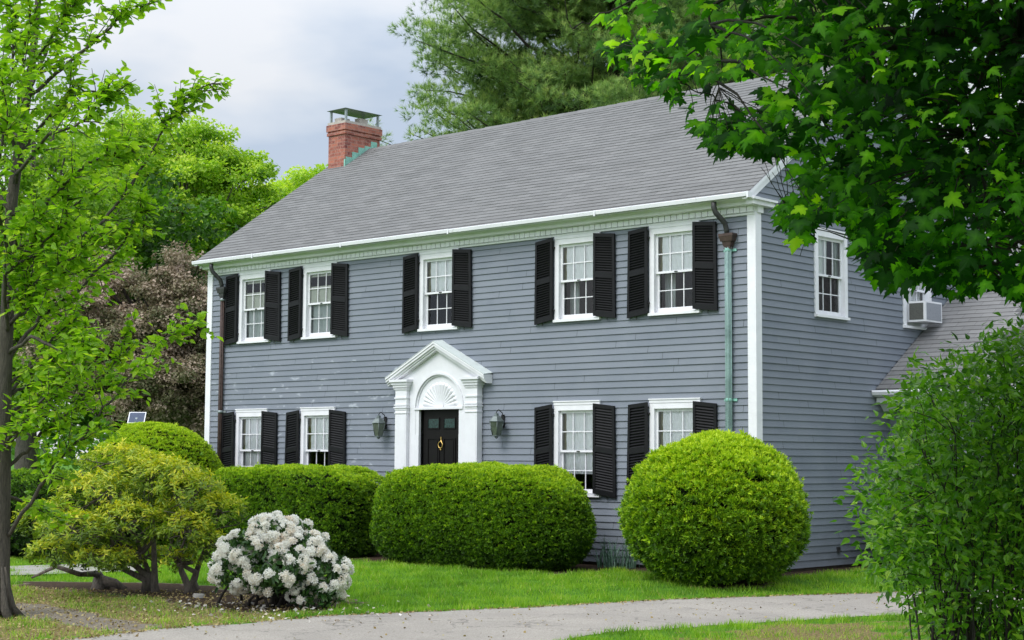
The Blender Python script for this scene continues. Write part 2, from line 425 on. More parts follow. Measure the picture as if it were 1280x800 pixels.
zf1=lambda y: RZ+SL*y
zf2=lambda y: RZ+SL*(YB-y)
rf=roof_slope('roof',XL-.12,XR+.085,-.345,YR,zf1,SL,.13,SHING,1,parent=house)
roof_slope('roof',XL-.12,XR+.085,YB+.345,YR,zf2,SL,.13,SHING,-1,parent=house,seed=5)
b=MB()
for x0 in np.arange(XL-.12,XR+.1,.25):
    x1=min(x0+.26,XR+.085); h=random.uniform(.008,.016)
    b.raw([(x0,YR-.14,zf1(YR-.14)+h),(x1,YR-.14,zf1(YR-.14)+h*.6),(x1,YR,zf1(YR)+h),(x0,YR,zf1(YR)+h+.006),(x0,YR+.14,zf1(YR-.14)+h),(x1,YR+.14,zf1(YR-.14)+h*.6)],[(0,1,2,3),(3,2,5,4)])
b.build('ridge_cap',SHING,rf)
b=MB()  # dark drip edge and underside of the sheathing
for (ya,yb,f) in ((-.35,YR,zf1),(YB+.35,YR,zf2)):
    b.raw([(XL-.118,ya,f(ya)-.022),(XR+.082,ya,f(ya)-.022),(XR+.082,yb,f(yb)-.022),(XL-.118,yb,f(yb)-.022),
           (XL-.118,ya,f(ya)-.040),(XR+.082,ya,f(ya)-.040),(XR+.082,yb,f(yb)-.040),(XL-.118,yb,f(yb)-.040)],
          [(0,3,2,1)[::-1],(4,5,6,7)[::-1],(0,1,5,4),(1,2,6,5),(3,0,4,7)])
b.build('drip_edge',IRON,rf)

# chimney
b=MB(); cx0,cx1,cy0,cy1=-13.42,-12.87,3.14,4.17
b.box(cx0,cx1,cy0,cy1,7.2,8.86); b.box(cx0-.03,cx1+.03,cy0-.03,cy1+.03,8.862,8.93); b.box(cx0-.012,cx1+.012,cy0-.012,cy1+.012,8.932,8.955)
b.box(cx0-.04,cx1+.04,cy0-.04,cy1+.04,8.957,9.10)
ch=b.build('chimney',BRICK,house)
b=MB(); b.box(cx0-.02,cx1+.02,cy0-.02,cy1+.02,9.102,9.16); b.box(cx0+.08,cx0+.3,cy0+.1,cy0+.35,9.16,9.27); b.box(cx1-.25,cx1-.1,cy0+.5,cy0+.75,9.16,9.30); b.build('mortar_crown',CONC,ch)
b=MB()
for x in (cx0+.03,cx1-.03):
    for y in (cy0+.04,cy1-.04,): b.box(x-.022,x+.022,y-.022,y+.022,9.161,9.43)
mx,my=(cx0+cx1)/2,(cy0+cy1)/2
V=[(cx0-.04,cy0-.04,9.43),(cx1+.04,cy0-.04,9.43),(cx1+.04,cy1+.04,9.43),(cx0-.04,cy1+.04,9.43),(mx,my-.2,9.49),(mx,my+.2,9.49)]
b.raw(V,[(0,1,4),(1,2,5,4),(2,3,5),(3,0,4,5),(3,2,1,0)])
b.build('rain_cap',METAL,ch)
b=MB()
for i in range(5):
    y0=cy0+.0+i*.185; z0=zf1(y0)-.02; b.box(cx1+.001,cx1+.012,y0+.02,y0+.20,z0,z0+.24-(.07 if i>2 else 0))
b.box(cx1-.02,cx1+.02,cy0-.014,cy0-.001,zf1(cy0)-.04,zf1(cy0)+.16)
b.build('copper_flashing',VERDL,ch)

# ------------------------------------------------------------------ windows
def window(mp,cx,z0,z1,style,cap,seed):
    r=random.Random(seed); u0,u1=cx-CW/2,cx+CW/2
    b=WB(mp); c=.09
    b.wbox(u0,u0+c,0,.04,z0+.045,z1-.0); b.wbox(u1-c,u1,0,.04,z0+.045,z1); b.wbox(u0+c,u1-c,0,.04,z1-c+.0,z1)
    # inner reveal
    b.wbox(u0+c-.012,u0+c,-.10,-.001,z0+.05,z1-c); b.wbox(u1-c,u1-c+.012,-.10,-.001,z0+.05,z1-c); b.wbox(u0+c,u1-c,-.10,-.001,z1-c,z1-c+.012)
    w=b.build('window',WHITE,house)
    b=WB(mp); b.wbox(u0-.01,u1+.012,-.02,.075,z0,z0+.043); b.wbox(u0+c,u1-c,-.10,-.021,z0+.01,z0+.06); b.build('sill',WHITE,w)
    b=WB(mp)
    if cap: b.wbox(u0-.004,u1+.004,0,.048,z1+.001,z1+.048); b.wbox(u0-.012,u1+.012,0,.06,z1+.049,z1+.068)
    else: b.wbox(u0-.002,u1+.002,0,.048,z1+.001,5.468)
    b.build('head_cap',WHITE,w)
    g0,g1=u0+c,u1-c; zb=z0+.062; zt=z1-c; zm=zb+(zt-zb)*.505
    for k,(a,d,nn) in enumerate(((zm-.02,zt,-.010),(zb,zm+.02,-.046))):
        b=WB(mp); st=.042; rl=.045
        b.wbox(g0,g0+st,nn-.03,nn,a,d); b.wbox(g1-st,g1,nn-.03,nn,a,d)
        b.wbox(g0+st,g1-st,nn-.03,nn,d-(rl if k==0 else .035),d); b.wbox(g0+st,g1-st,nn-.03,nn,a,a+(.035 if k==0 else .06))
        i0,i1=g0+st,g1-st; j0=a+(.035 if k==0 else .06); j1=d-(rl if k==0 else .035)
        mw=.016 if k==0 else .014
        for q in (1,2):
            x=i0+(i1-i0)*q/3; b.wbox(x-mw/2,x+mw/2,nn-.022,nn-.004,j0,j1)
        y=(j0+j1)/2; b.wbox(i0,i1,nn-.0215,nn-.0045,y-mw/2,y+mw/2)
        if k==0: b.wbox((g0+g1)/2-.03,(g0+g1)/2+.03,nn,nn+.012,a+.01,a+.025,1)
        b.build('sash',[WHITE,IRON],w)
        b=WB(mp); b.wraw([(i0,nn-.013,j0),(i1,nn-.013,j0),(i1,nn-.013,j1),(i0,nn-.013,j1)],[(0,1,2,3)]); b.build('pane',GLASS,w)
    def drape(ua,ub,za,zb_,n,mat,amp=.012,waves=9,name='curtain',tilt=0):
        b=WB(mp); K=48; J=14; V=[]; ph=r.uniform(0,6)
        for j in range(J+1):
            for i in range(K+1):
                t=i/K; s=j/J
                off=amp*math.sin(t*waves*6.28+ph+math.sin(s*3+ph)*1.2*tilt)+amp*.5*math.sin(t*waves*2.7*6.28+s*2)
                if tilt: off+=amp*.8*math.sin(s*19+t*7+ph)*math.sin(t*11+ph)
                V.append((ua+(ub-ua)*t,n+off,za+(zb_-za)*s))
        b.wraw(V,[(j*(K+1)+i,j*(K+1)+i+1,(j+1)*(K+1)+i+1,(j+1)*(K+1)+i) for j in range(J) for i in range(K)],smooth=True)
        b.build(name,mat,w)
    if style in ('blind','blindonly','net','netdark','nethalf'):
        b=WB(mp); b.wbox(g0+.0,g0+.15,-.105,-.08,zm,zt); b.build('jamb_lining',OLIVE,w)
    if style=='blind':      # white crinkled blind over the upper sash, dark below
        drape(g0+.105,g1,zm+.02,zt,-.050,CURT,.005,3.3,'blind',1); drape(g0,g0+.2,zb,zm,-.26,GCURT,.012,2)
    elif style=='blindonly': drape(g0+.105,g1,zm+.03,zt,-.058,CURT,.006,2.6,'blind',1)
    elif style=='half':     # top row open, cream blind below it, grey net behind the lower sash
        drape(g0,g1,zm,zm+(zt-zm)*.55,-.055,SHADE,.001,1,'blind'); drape(g0,g1,zb,zm,-.12,GCURT,.006,6)
        drape(g0,g1,zt-.09,zt,-.062,SHADE,.001,1,'valance')
    elif style=='net':      # white net over both sashes
        drape(g0+.105 ,g1,zm-.01,zt,-.058,CURT,.006,4,tilt=.6); drape(g0,g1,zb,zm,-.125,CURT,.008,5)
    elif style=='netdark':
        drape(g0+.105 ,g1,zm-.01,zt,-.058,CURT,.006,4,tilt=.6)
    elif style=='nethalf':
        drape(g0+.105,g1,zm-.01,zt,-.058,CURT,.006,4,tilt=.6); drape(g0,g1,zb+(zm-zb)*.45,zm,-.12,CURT,.006,4)
    elif style=='side':
        drape(g0,g0+.48*(g1-g0),zm,zt,-.058,CURT,.012,4); drape(g1-.14,g1,zm,zt,-.085,GCURT,.012,2); drape(g0,g1,zb+.1,zm-.1,-.32,ROOM,.002,2)
    return w
def shutter(mp,hinge,dirn,z0,z1,seed):
    """hinge u, dirn -1 leaf opens left / +1 right; outer edge droops and lies nearer the wall"""
    r=random.Random(seed); W=.405; sag=r.uniform(.026,.05); kick=r.uniform(.0,.035); H=z1-z0
    def mp2(u,n,z):
        t=u/W; s=(z-z0)/H
        return mp(hinge+dirn*(u+t*(1-s)*kick), n+.075*(1-t)+.035*t, z-t*sag-t*(1-s)*.02)
    b=WB(mp2); st=.045
    b.wbox(0,st,0,.032,z0,z1); b.wbox(W-st,W,0,.032,z0,z1)
    zm=z0+H*.50
    b.wbox(st,W-st,.001,.031,z1-.06,z1-.0); b.wbox(st,W-st,.001,.034,zm-.045,zm+.045); b.wbox(st,W-st,.001,.031,z0,z0+.085)
    for a,c in ((z0+.085,zm-.045),(zm+.045,z1-.06)):
        k=14; d=(c-a)/k
        for i in range(k):
            y=a+d*i; 
            b.wraw([(st,.006,y+d*.72),(W-st,.006,y+d*.72),(W-st,.030,y+.002),(st,.030,y+.002),(st,.006,y+d*.60),(W-st,.006,y+d*.60),(W-st,.029,y-.003),(st,.029,y-.003)],
                   [(0,3,2,1),(4,5,6,7),(3,7,6,2)])
    b.wraw([(st,.002,z0),(W-st,.002,z0),(W-st,.002,z1),(st,.002,z1)],[(0,1,2,3)])
    s=b.build('shutter',BLACK,house)
    b=WB(mp); ub=hinge+dirn*(W*.62); zz=z0-sag*.6
    pts=[]
    for q in range(12):
        a=q/11*4.2; rr=.022*(1-q/15); pts.append((ub+.012+rr*math.cos(a+1.57),.05,zz-.035-.012+rr*math.sin(a+1.57)))
    pts=[(ub,.06,zz+.03),(ub,.055,zz-.01)]+pts
    b.tube([mp(*q) for q in pts],.0055,5); b.build('shutter_hook',IRON,s)
    for zq in (z0+H*.12,z0+H*.88):
        b=WB(mp); b.wbox(hinge-.018,hinge+.018,.042,.086,zq-.014,zq+.014); b.build('hinge',IRON,s)
st_up=['half','half','blindonly','blind','blind']; st_lo=['net','netdark','nethalf','netdark']
k=0
for c,s in zip(UPW,st_up):
    window(front_map,c,UZ0,UZ1,s,False,k)
    shutter(front_map,c-CW/2-.005,-1,UZ0+.04,UZ1+.03,k*3+1); shutter(front_map,c+CW/2-.09,1,UZ0+.06,UZ1+.03,k*3+2); k+=1
for c,s in zip(LOW,st_lo):
    window(front_map,c,LZ0,LZ1,s,True,k)
    shutter(front_map,c-CW/2-.005,-1,LZ0+.04,LZ1+.015,k*3+1); shutter(front_map,c+CW/2-.09,1,LZ0+.06,LZ1+.015,k*3+2); k+=1
window(right_map,GW[0],UZ0,UZ1,'side',False,21); window(right_map,GW[1],UZ0,UZ1,'net',False,22)
# small vent on the gable boards
b=WB(right_map); b.wbox(2.20,2.29,.01,.035,.36,.43); b.wbox(2.215,2.275,.035,.06,.35,.375); b.build('vent_hood',SLATE,house)

# ------------------------------------------------------------------ doorway surround
DX=-6.68
b=MB(); YD=-.13
PL=((-7.73,-7.39),(-5.98,-5.65))
for (a,c) in PL:   # pilasters
    p=MB()
    p.box(a+.025,c-.025,YD-.03,-.03,.30,3.0)
    p.box(a+.05,c-.05,YD-.034,YD-.030,.5,2.55)
    for z0,z1,o in ((2.64,2.675,.004),(2.676,2.70,.02),(2.72,2.745,.012)): p.box(a+.025-o,c-.025+o,YD-.035-o,-.03,z0,z1)
    for z0,z1,o in ((2.58,2.60,.01),(2.845,2.87,.012)): p.box(a+.025-o,c-.025+o,YD-.035-o,-.03,z0,z1)
    for z0,z1,o in ((3.0,3.045,.012),(3.046,3.09,.035),(3.091,3.14,.055),(3.141,3.185,.085)): p.box(a+.025-o,c-.025+o,YD-.03-o,-.02,z0,z1)
    q=a
    while q<c-.015: p.box(q+.0,q+.016,YD-.052,YD-.04,3.012,3.042); q+=.032
    p.box(a-.01,c+.01,YD-.05,-.02,.12,.30)
    p.build('pilaster',WHITE2,house)
# arch panel between the pilasters
p=MB(); R1=.575; zc=2.68; K=40; yf=YD+.045; a0,a1=PL[0][1]-.02,PL[1][0]+.02
arc=[(DX+R1*math.cos(PI-PI*i/K),zc+R1*math.sin(PI-PI*i/K)) for i in range(K+1)]
gz=lambda x: 3.72-abs(x-DX)*.50
# front sheet with the arch cut out: strips from arch up to gable line
for i in range(K):
    (xa,za),(xb,zb)=arc[i],arc[i+1]
    p.quad((xa,yf,za),(xb,yf,zb),(xb,yf,gz(xb)),(xa,yf,gz(xa)))
p.quad((a0,yf,2.2),(DX-R1,yf,2.2),(DX-R1,yf,gz(DX-R1)),(a0,yf,gz(a0)))
p.quad((DX+R1,yf,2.2),(a1,yf,2.2),(a1,yf,gz(a1)),(DX+R1,yf,gz(DX+R1)))
for xa,xb in ((PL[0][0],a0),(a1,PL[1][1])): p.quad((xa,yf,3.1),(xb,yf,3.1),(xb,yf,gz(xb)),(xa,yf,gz(xa)))
p.box(a0,DX-R1+.08,yf-.0,-.03,.15,2.2); p.box(DX+R1-.08,a1,yf,-.03,.15,2.2)
p.box(DX-R1-.0,DX-R1+.08,yf+.004,-.03,2.2,2.64); p.box(DX+R1-.08,DX+R1,yf+.004,-.03,2.2,2.64)
# arch soffit and mouldings
for rr,ya,yb in ((R1,yf,yf+.035),):
    for i in range(K):
        (xa,za),(xb,zb)=arc[i],arc[i+1]; p.quad((xa,ya,za),(xb,ya,zb),(xb,yb,zb),(xa,yb,za))
for r0,r1,ye in ((R1+.0,R1+.04,yf-.018),(R1-.03,R1-.0,yf+.012)):
    for i in range(K):
        A,B=PI-PI*i/K,PI-PI*(i+1)/K
        q=[(DX+r*math.cos(t),y,zc+r*math.sin(t)) for y in (ye,yf+.034) for (r,t) in ((r0,A),(r0,B),(r1,B),(r1,A))]
        p.raw(q,[(0,1,2,3),(4,7,6,5),(0,4,5,1),(3,2,6,7)])
p.box(DX-R1-.03,DX+R1+.03,yf-.02,-.03,2.642,2.678)
p.build('arch_panel',WHITE2,house)
# the fan shell
p=MB(); NF=15; V=[];F=[]; RS=.44; yb=yf+.036; S=8; NR=8
TA,TB=PI*.985,PI*.015
nT=NF*S
for i in range(nT+1):
    fl=abs(math.sin(PI*(i/S)))          # 0 at grooves, 1 on the rib
    t=TA+(TB-TA)*i/nT
    Rr=RS*(.955+.045*math.sqrt(fl))
    for j in range(NR+1):
        s=j/NR; r=.10+(Rr-.10)*s
        y=yb-.002-.032*s*math.sqrt(fl)
        if j==NR: y=yb-.001
        V.append((DX+r*math.cos(t),y,zc+.005+r*math.sin(t)))
for i in range(nT):
    for j in range(NR): F.append((i*(NR+1)+j,i*(NR+1)+j+1,(i+1)*(NR+1)+j+1,(i+1)*(NR+1)+j))
p.raw(V,F)
hub=[(DX+.105*math.cos(PI*i/16),yb-.02,zc+.105*math.sin(PI*i/16)) for i in range(17)]
p.raw(hub,[tuple(range(17))]); 
bk=[(DX+(R1)*math.cos(PI*i/32),yb,zc+(R1)*math.sin(PI*i/32)) for i in range(33)]
p.raw(bk,[tuple(range(33))]); p.box(DX-.1,DX+.1,yb-.03,yb-.001,zc-.001,zc+.02)
p.build('shell_fanlight',WHITE2,house)
# pediment
p=MB(); AZ=3.83; sl=.50; HW=1.22
def rk(side,o0,o1,dz0,dz1,x_in=0.):
    """raking band on one side: from apex to the tip; o = forward reach, dz below the roof line"""
    xa,xb=DX+side*x_in,DX+side*(HW)
    za,zb=AZ-sl*x_in,AZ-sl*HW
    a=[(xa,-o0,za-dz0),(xb,-o0,zb-dz0),(xb,-o0,zb-dz1),(xa,-o0,za-dz1)]
    bb=[(q[0],-o1,q[2]) for q in a]
    p.raw(a+bb,[(0,1,2,3),(4,7,6,5),(0,4,5,1),(1,5,6,2),(2,6,7,3),(3,7,4,0)])
for side in (-1,1):
    rk(side,.0,.235,.0,.035); rk(side,.0,.22,.036,.08); rk(side,.0,.19,.081,.115); rk(side,.0,.165,.116,.15); 
    t=.06
    while t<HW-.35:   # small dentils under the raking cornice
        x=DX+side*t; z=AZ-sl*t-.137
        p.raw([(x,-.135,z),(x+side*.02,-.135,z-sl*.02),(x+side*.02,-.135,z-sl*.02-.022),(x,-.135,z-.022),(x,-.09,z),(x+side*.02,-.09,z-sl*.02),(x+side*.02,-.09,z-sl*.02-.022),(x,-.09,z-.022)],[(0,1,2,3),(0,4,5,1),(1,5,6,2),(3,2,6,7),(0,3,7,4)])
        t+=.036
p.build('pediment',WHITE,house)
p=MB()
for side in (-1,1):
    a=[(DX,-.24,AZ+.004),(DX+side*(HW+.01),-.24,AZ-sl*(HW+.01)+.004),(DX+side*(HW+.01),-.0,AZ-sl*(HW+.01)+.004+.03),(DX,-.0,AZ+.004+.03)]
    p.raw(a+[(q[0],q[1],q[2]+.008) for q in a],[(0,1,2,3),(4,5,6,7),(0,1,5,4),(1,2,6,5)])
p.build('pediment_flashing',simple('pale_green_lead',(.56,.61,.59),.6,.10,9),house)
# door
p=MB(); yd=.0; dx0,dx1=DX-.455,DX+.455
p.box(dx0,dx1,yd,yd+.05,.30,2.63)
def frame(x0,x1,z0,z1,t=.018,d=.014):
    for q in ((x0,x1,z1-t,z1),(x0,x1,z0,z0+t)): p.box(q[0],q[1],yd-d,yd-.001,q[2],q[3])
    for q in ((x0,x0+t,z0+t,z1-t),(x1-t,x1,z0+t,z1-t)): p.box(q[0],q[1],yd-d,yd-.001,q[2],q[3])
for x0,x1 in ((dx0+.11,DX-.05),(DX+.05,dx1-.11)):
    frame(x0,x1,2.30,2.50); frame(x0,x1,1.35,2.14); frame(x0,x1,.48,1.18)
    p.box(x0+.05,x1-.05,yd-.008,yd-.001,1.40,2.09); p.box(x0+.05,x1-.05,yd-.008,yd-.001,.53,1.13)
door=p.build('door',DOORB,house)
DG=simple('door_glass',(.012,.035,.03),.2,.9,28,spec=.4)
for x0,x1 in ((dx0+.13,DX-.07),(DX+.07,dx1-.13)):
    p=MB(); p.box(x0,x1,yd-.006,yd-.002,2.32,2.48); p.build('door_pane',DG,door)
p=MB(); p.lathe((DX,yd-.008,2.08),[(.0,0),(.022,0),(.026,.01),(.014,.02),(0,.022)],12,axis=1)
pts=[(DX+.052*math.sin(t),yd-.03,2.02-.058*math.cos(t)) for t in np.linspace(0,2*PI,17)]
p.tube(pts,.009,6,cap=False); p.box(DX-.007,DX+.007,yd-.02,yd-.001,2.10,2.16); p.box(DX-.012,DX+.012,yd-.03,yd-.001,1.93,1.965)
p.build('knocker',BRASS,door)
p=MB(); p.lathe((dx1-.06,yd,1.22),[(.018,0),(.014,.03),(.028,.045),(.028,.065),(.0,.075)],12,axis=1); p.build('handle',BRASS,door)
p=MB(); p.box(DX-.62,DX+.62,-.30,.03,.15,.298); p.build('threshold',STONE,house)

# ------------------------------------------------------------------ downspouts
def downspout(x,mat,head,col2,zt=5.66,flare=1):
    p=MB(); y=-.075
    p.tube([(x,y,4.98),(x,y,3.8),(x,y,2.4),(x,y,.2)],.050 if mat is VERD else .038,10)
    for k in range(6):   # corrugations
        a=k*PI/3; rr=.050 if mat is VERD else .038
        p.tube([(x+rr*math.cos(a),y+rr*math.sin(a),5.0),(x+rr*math.cos(a),y+rr*math.sin(a),.22)],.009,5)
    d=p.build('downspout',mat,house)
    p=MB(); p.tube([(x-.10,-.30,5.68),(x-.10,-.30,5.60),(x-.085,-.28,5.52),(x-.04,-.22,5.44),(x-.01,-.14,5.36),(x,-.11,5.26),(x,-.10,5.2)],.042,8); p.build('gooseneck',head,d)
    p=MB()
    for (z0,z1,w0,w1) in ((5.17,5.21,.13,.13),(5.09,5.17,.125,.10),(5.02,5.09,.08,.065),(4.97,5.02,.055,.055)):
        v=[]
        for z,w in ((z0,w1),(z1,w0)):
            v+=[(x-w,y-.075*w/.13,z),(x+w,y-.075*w/.13,z),(x+w,y+.055,z),(x-w,y+.055,z)]
        p.raw(v,[(3,2,1,0),(4,5,6,7),(0,1,5,4),(1,2,6,5),(2,3,7,6),(3,0,4,7)])
    p.build('leader_head',col2,d)
    p=MB()
    for z in (4.93,2.66):
        p.lathe((x,y,z),[(.05,0),(.055,.02),(.055,.035),(.05,.055)],10); p.box(x-.11,x+.12,-.035,-.022,z+.01,z+.05)
    p.build('bracket',VERDL if mat is VERD else METAL,d)
downspout(-.53,VERD,SLATE,BROWNC)
downspout(-12.90,BROWNC,SLATE,SLATE)

# ------------------------------------------------------------------ lanterns
LCAGE=simple('aged_lantern_metal',(.13,.155,.15),.4,.35,14,metal=.4)
def lantern(x,label):
    t=empty('wall_lantern',(x,-.05,2.36),label,'lantern','lanterns flanking the front door')
    y=-.19; z=2.37
    def hexr(zs): # (radius,z)
        V=[];F=[]
        for r,h in zs:
            for k in range(6): a=PI/3*k+.3; V.append((x+r*math.cos(a),y+r*math.sin(a),z+h))
        for i in range(len(zs)-1):
            for k in range(6): F.append((i*6+k,i*6+(k+1)%6,(i+1)*6+(k+1)%6,(i+1)*6+k))
        F.append(tuple(range(5,-1,-1))); F.append(tuple((len(zs)-1)*6+k for k in range(6)))
        return V,F
    p=MB(); p.raw(*hexr([(.075,-.19),(.128,.03)])); p.build('glass_body',LAMPG,t)
    p=MB(); p.raw(*hexr([(.0,-.25),(.03,-.235),(.03,-.215),(.082,-.205),(.082,-.188),(.0,-.187)]))
    p.raw(*hexr([(.0,.0301),(.135,.031),(.142,.044),(.075,.125),(.045,.14),(.04,.175),(.0,.19)])); 
    for k in range(6):
        a=PI/3*k+.3; p.tube([(x+.077*math.cos(a),y+.077*math.sin(a),z-.19),(x+.131*math.cos(a),y+.131*math.sin(a),z+.03)],.007,4)
    p.build('metal_cage',LCAGE,t)
    p=MB(); p.tube([(x,y,z+.15),(x,y,z+.20),(x+.01,y+.02,z+.235),(x+.03,y+.03,z+.24),(x+.04,y+.05,z+.215),(x+.02,y+.12,z+.19),(x,-.02,z+.12)],.008,6); p.box(x-.035,x+.035,-.035,-.02,z-.06,z+.16); p.build('bracket',IRON,t)
lantern(-8.10,'weathered copper wall lantern left of the white doorway, nearer the chalk-spotted boards')
lantern(-5.19,'weathered copper wall lantern between the doorway and the ground floor shutters')

# air conditioner in the gable window
t=empty('air_conditioner',(XR+.2,4.9,4.15),'white window air conditioner sticking out of the gable window above the low wing roof','air conditioner')
b=WB(right_map); b.wbox(4.60,5.18,-.10,.34,4.15,4.50); b.build('case',WHITE,t)
b=WB(right_map); b.wbox(4.635,5.145,.341,.346,4.18,4.47)
b.build('rear_grille',simple('grey_mesh_grille',(.27,.28,.31),.6,.2,60),t)
b=WB(right_map)
b.wbox(4.592,4.5985,.04,.30,4.185,4.465)
b.build('side_louvre',ACG,t)

# ------------------------------------------------------------------ wing
wing=empty('house_wing',(3.4,6,0),'low grey clapboard wing with pale shingled roof joining the gable end of the house','house wing')
WE=3.6; WS=.646; wzf=lambda y: 3.17+WS*(y-3.77)
wf=lambda u,n,z:(u,WE+.32-n,z)
b=WB(wf); 
for i in range(27):
    z0=Z0+i*EXPO; z1=z0+EXPO
    b.wraw([(XR+.02,.019,z0),(7.2,.019,z0),(7.2,.005,z1),(XR+.02,.005,z1),(XR+.02,0,z0),(7.2,0,z0)],[(0,1,2,3),(4,5,1,0)])
b.box(XR+.04,7.19,WE+.33,8.6,.0,3.0); b.box(7.1,7.19,WE+.34,8.6,3.0,3.05)
b.build('wall',[SID],wing)
roof_slope('roof',XR+.03,7.5,WE-.15,7.9,wzf,WS,.145,SHING2,1,parent=wing,seed=9)
b=MB(); yb_=7.9
b.raw([(XR+.03,yb_,wzf(yb_)),(7.5,yb_,wzf(yb_)),(7.5,11.8,2.7),(XR+.03,11.8,2.7)],[(0,1,2,3)]); 
b.raw([(7.3,WE+.32,3.0),(7.3,11.3,3.0),(7.3,yb_,wzf(yb_)-.05)],[(0,1,2)])
b.build('rear_slope',SHING2,wing)
b=MB(); dyw=.145/math.sqrt(1+WS*WS)
rr=random.Random(4)
for i in range(8,20):     # a mended patch of darker shingles with stepped edge
    ya=WE-.15+i*dyw; yb2=ya+dyw; xs=1.35+(.17 if i%2 else 0)-(i-8)*(-.0)+ (i-8)*-.01 + rr.choice([0,.34,.17])*.0
    xs=1.25+(i%2)*.17+ .34*(0 if i<12 else (1 if i<16 else 0))
    b.raw([(xs,ya-.004,wzf(ya)+.004),(4.2,ya-.004,wzf(ya)+.004),(4.2,ya-.004,wzf(ya)+.014),(xs,ya-.004,wzf(ya)+.014),(4.2,yb2,wzf(yb2)+.006),(xs,yb2,wzf(yb2)+.006)],[(0,1,2,3),(3,2,4,5)])
b.build('shingle_patch',SHING3,wing)
b=MB(); ez=wzf(WE-.15)
b.prism([(WE-.13,ez-.02),(WE-.25,ez-.02),(WE-.27,ez-.05),(WE-.25,ez-.10),(WE-.16,ez-.13),(WE-.13,ez-.13)],(XR+.02,0,0),(1,0,0),7.5,(0,1,0),(0,0,1))
b.prism([(WE-.129,ez-.14),(WE-.02,ez-.14),(WE+.06,ez-.20),(WE+.30,ez-.20),(WE+.30,ez-.22),(WE+.1,ez-.36),(WE-.0,ez-.26),(WE-.129,ez-.22)][::-1],(XR+.03,0,0),(1,0,0),7.5,(0,1,0),(0,0,1))
b.build('gutter',GUTW,wing)

# ------------------------------------------------------------------ GROUND
def gh(x,y):
    """gentle rise of the lawn towards the front of the house"""
    s=np.clip((y+6.0)/4.2,0,1)*np.clip((-.06+(y+5.97)*.405-.35-x)/1.3,0,1); s=s*s*(3-2*s)
    return .10*s
def inpoly(x,y,poly):
    x=np.asarray(x);y=np.asarray(y);ins=np.zeros(x.shape,bool);n=len(poly)
    for i in range(n):
        x0,y0=poly[i][:2];x1,y1=poly[(i+1)%n][:2]
        c=((y0>y)!=(y1>y))&(x<(x1-x0)*(y-y0)/(y1-y0+1e-12)+x0); ins^=c
    return ins
far_px=[(-150,835),(20,806),(120,797),(210,786),(300,780),(400,771),(560,764),(680,759),(840,750),(1000,744.5),(1080,742.5),(1225,736),(1420,728)]
near_px=[(1560,755),(1400,759),(1230,765),(1120,769),(960,778),(840,786),(755,791),(705,800),(640,814),(560,840),(400,900),(100,960)]
drive=[G(*q) for q in far_px]+[G(*q) for q in near_px]
dirt=[G(*q) for q in [(15,752),(60,757),(110,766),(150,775),(210,784),(150,793),(120,786),(60,776),(15,768),(-60,772),(-60,752)]]
litter=[G(*q) for q in [(-100,728),(60,735),(130,738),(250,738),(330,745),(420,752),(440,760),(300,778),(100,796),(-100,830)]]
bed=[G(*q) for q in [(25,727),(150,728),(240,730),(300,740),(400,745),(455,752),(420,764),(340,766),(280,765),(215,752),(150,745),(90,738),(25,735)]]
def softmask(x,y,poly,wob=.25):
    n=wob*(np.sin(x*5.1+y*3.3)+np.sin(x*-7.3+y*6.1+2)+.6*np.sin(x*15+y*13))*.5
    return inpoly(x+n,y+n*.7,poly)
def ground_mat():
    m,nt,b,o=M('lawn_soil'); a=nd(nt,'ShaderNodeAttribute',attribute_name='tint')
    gcol=ramp(nt,noise(nt,5,6,.7),[(.3,(.045,.12,.012)),(.55,(.08,.20,.018)),(.75,(.12,.25,.03))])
    lcol=ramp(nt,noise(nt,24,5,.8),[(.3,(.06,.045,.022)),(.48,(.16,.12,.055)),(.62,(.30,.24,.11)),(.72,(.08,.13,.03))])
    dcol=ramp(nt,noise(nt,14,5,.7),[(.3,(.13,.105,.08)),(.7,(.25,.22,.18))])
    bcol=ramp(nt,noise(nt,20,5,.7),[(.3,(.025,.017,.011)),(.7,(.09,.06,.04))])
    f=a.outputs['Fac']
    def step(t): return math_(nt,'GREATER_THAN',math_(nt,'ADD',f,math_(nt,'MULTIPLY',math_(nt,'SUBTRACT',noise(nt,9,4),.5),.5)),t)
    col=mixc(nt,step(.5),gcol,lcol); col=mixc(nt,step(1.5),col,dcol); col=mixc(nt,step(2.5),col,bcol)
    lk(nt,col,b.inputs['Base Color']); b.inputs['Roughness'].default_value=.95; b.inputs['Specular IOR Level'].default_value=.1
    bump(nt,b,noise(nt,40,4),.7,.02); return m
GM=ground_mat()
dry=[G(*q) for q in [(900,789),(980,782),(1060,778),(1120,776),(1140,800),(1000,812),(880,806)]]
def zone(x,y):
    t=np.zeros(np.shape(x)); t=np.where(softmask(x,y,dry,.3),1.,t); t=np.where(softmask(x,y,litter),1.,t); t=np.where(softmask(x,y,dirt,.12),2.,t); t=np.where(softmask(x,y,bed,.2),3.,t)
    hb=(y>np.where(x<-2.2,-2.1,-.75)-.1*np.sin(x*3))&(y<.3)&(x<-.2)&(x>-11.5); hb|=((x-.10)**2+(y+1.33)**2<.55); hb|=(y>-.15)&(y<4.2)&(x<.42+.05*np.sin(y*5))&(x>-.2); t=np.where(hb,3.,t)
    return t
gx=np.linspace(-16,12,281); gy=np.linspace(-17,5,221)
XX,YY=np.meshgrid(gx,gy); ZZ=gh(XX,YY)
b=MB(); V=np.stack([XX,YY,ZZ],-1).reshape(-1,3); nx=len(gx)
I=np.arange(len(gy)-1)[:,None]*nx+np.arange(nx-1)[None]; F=np.stack([I,I+1,I+nx+1,I+nx],-1).reshape(-1,4)
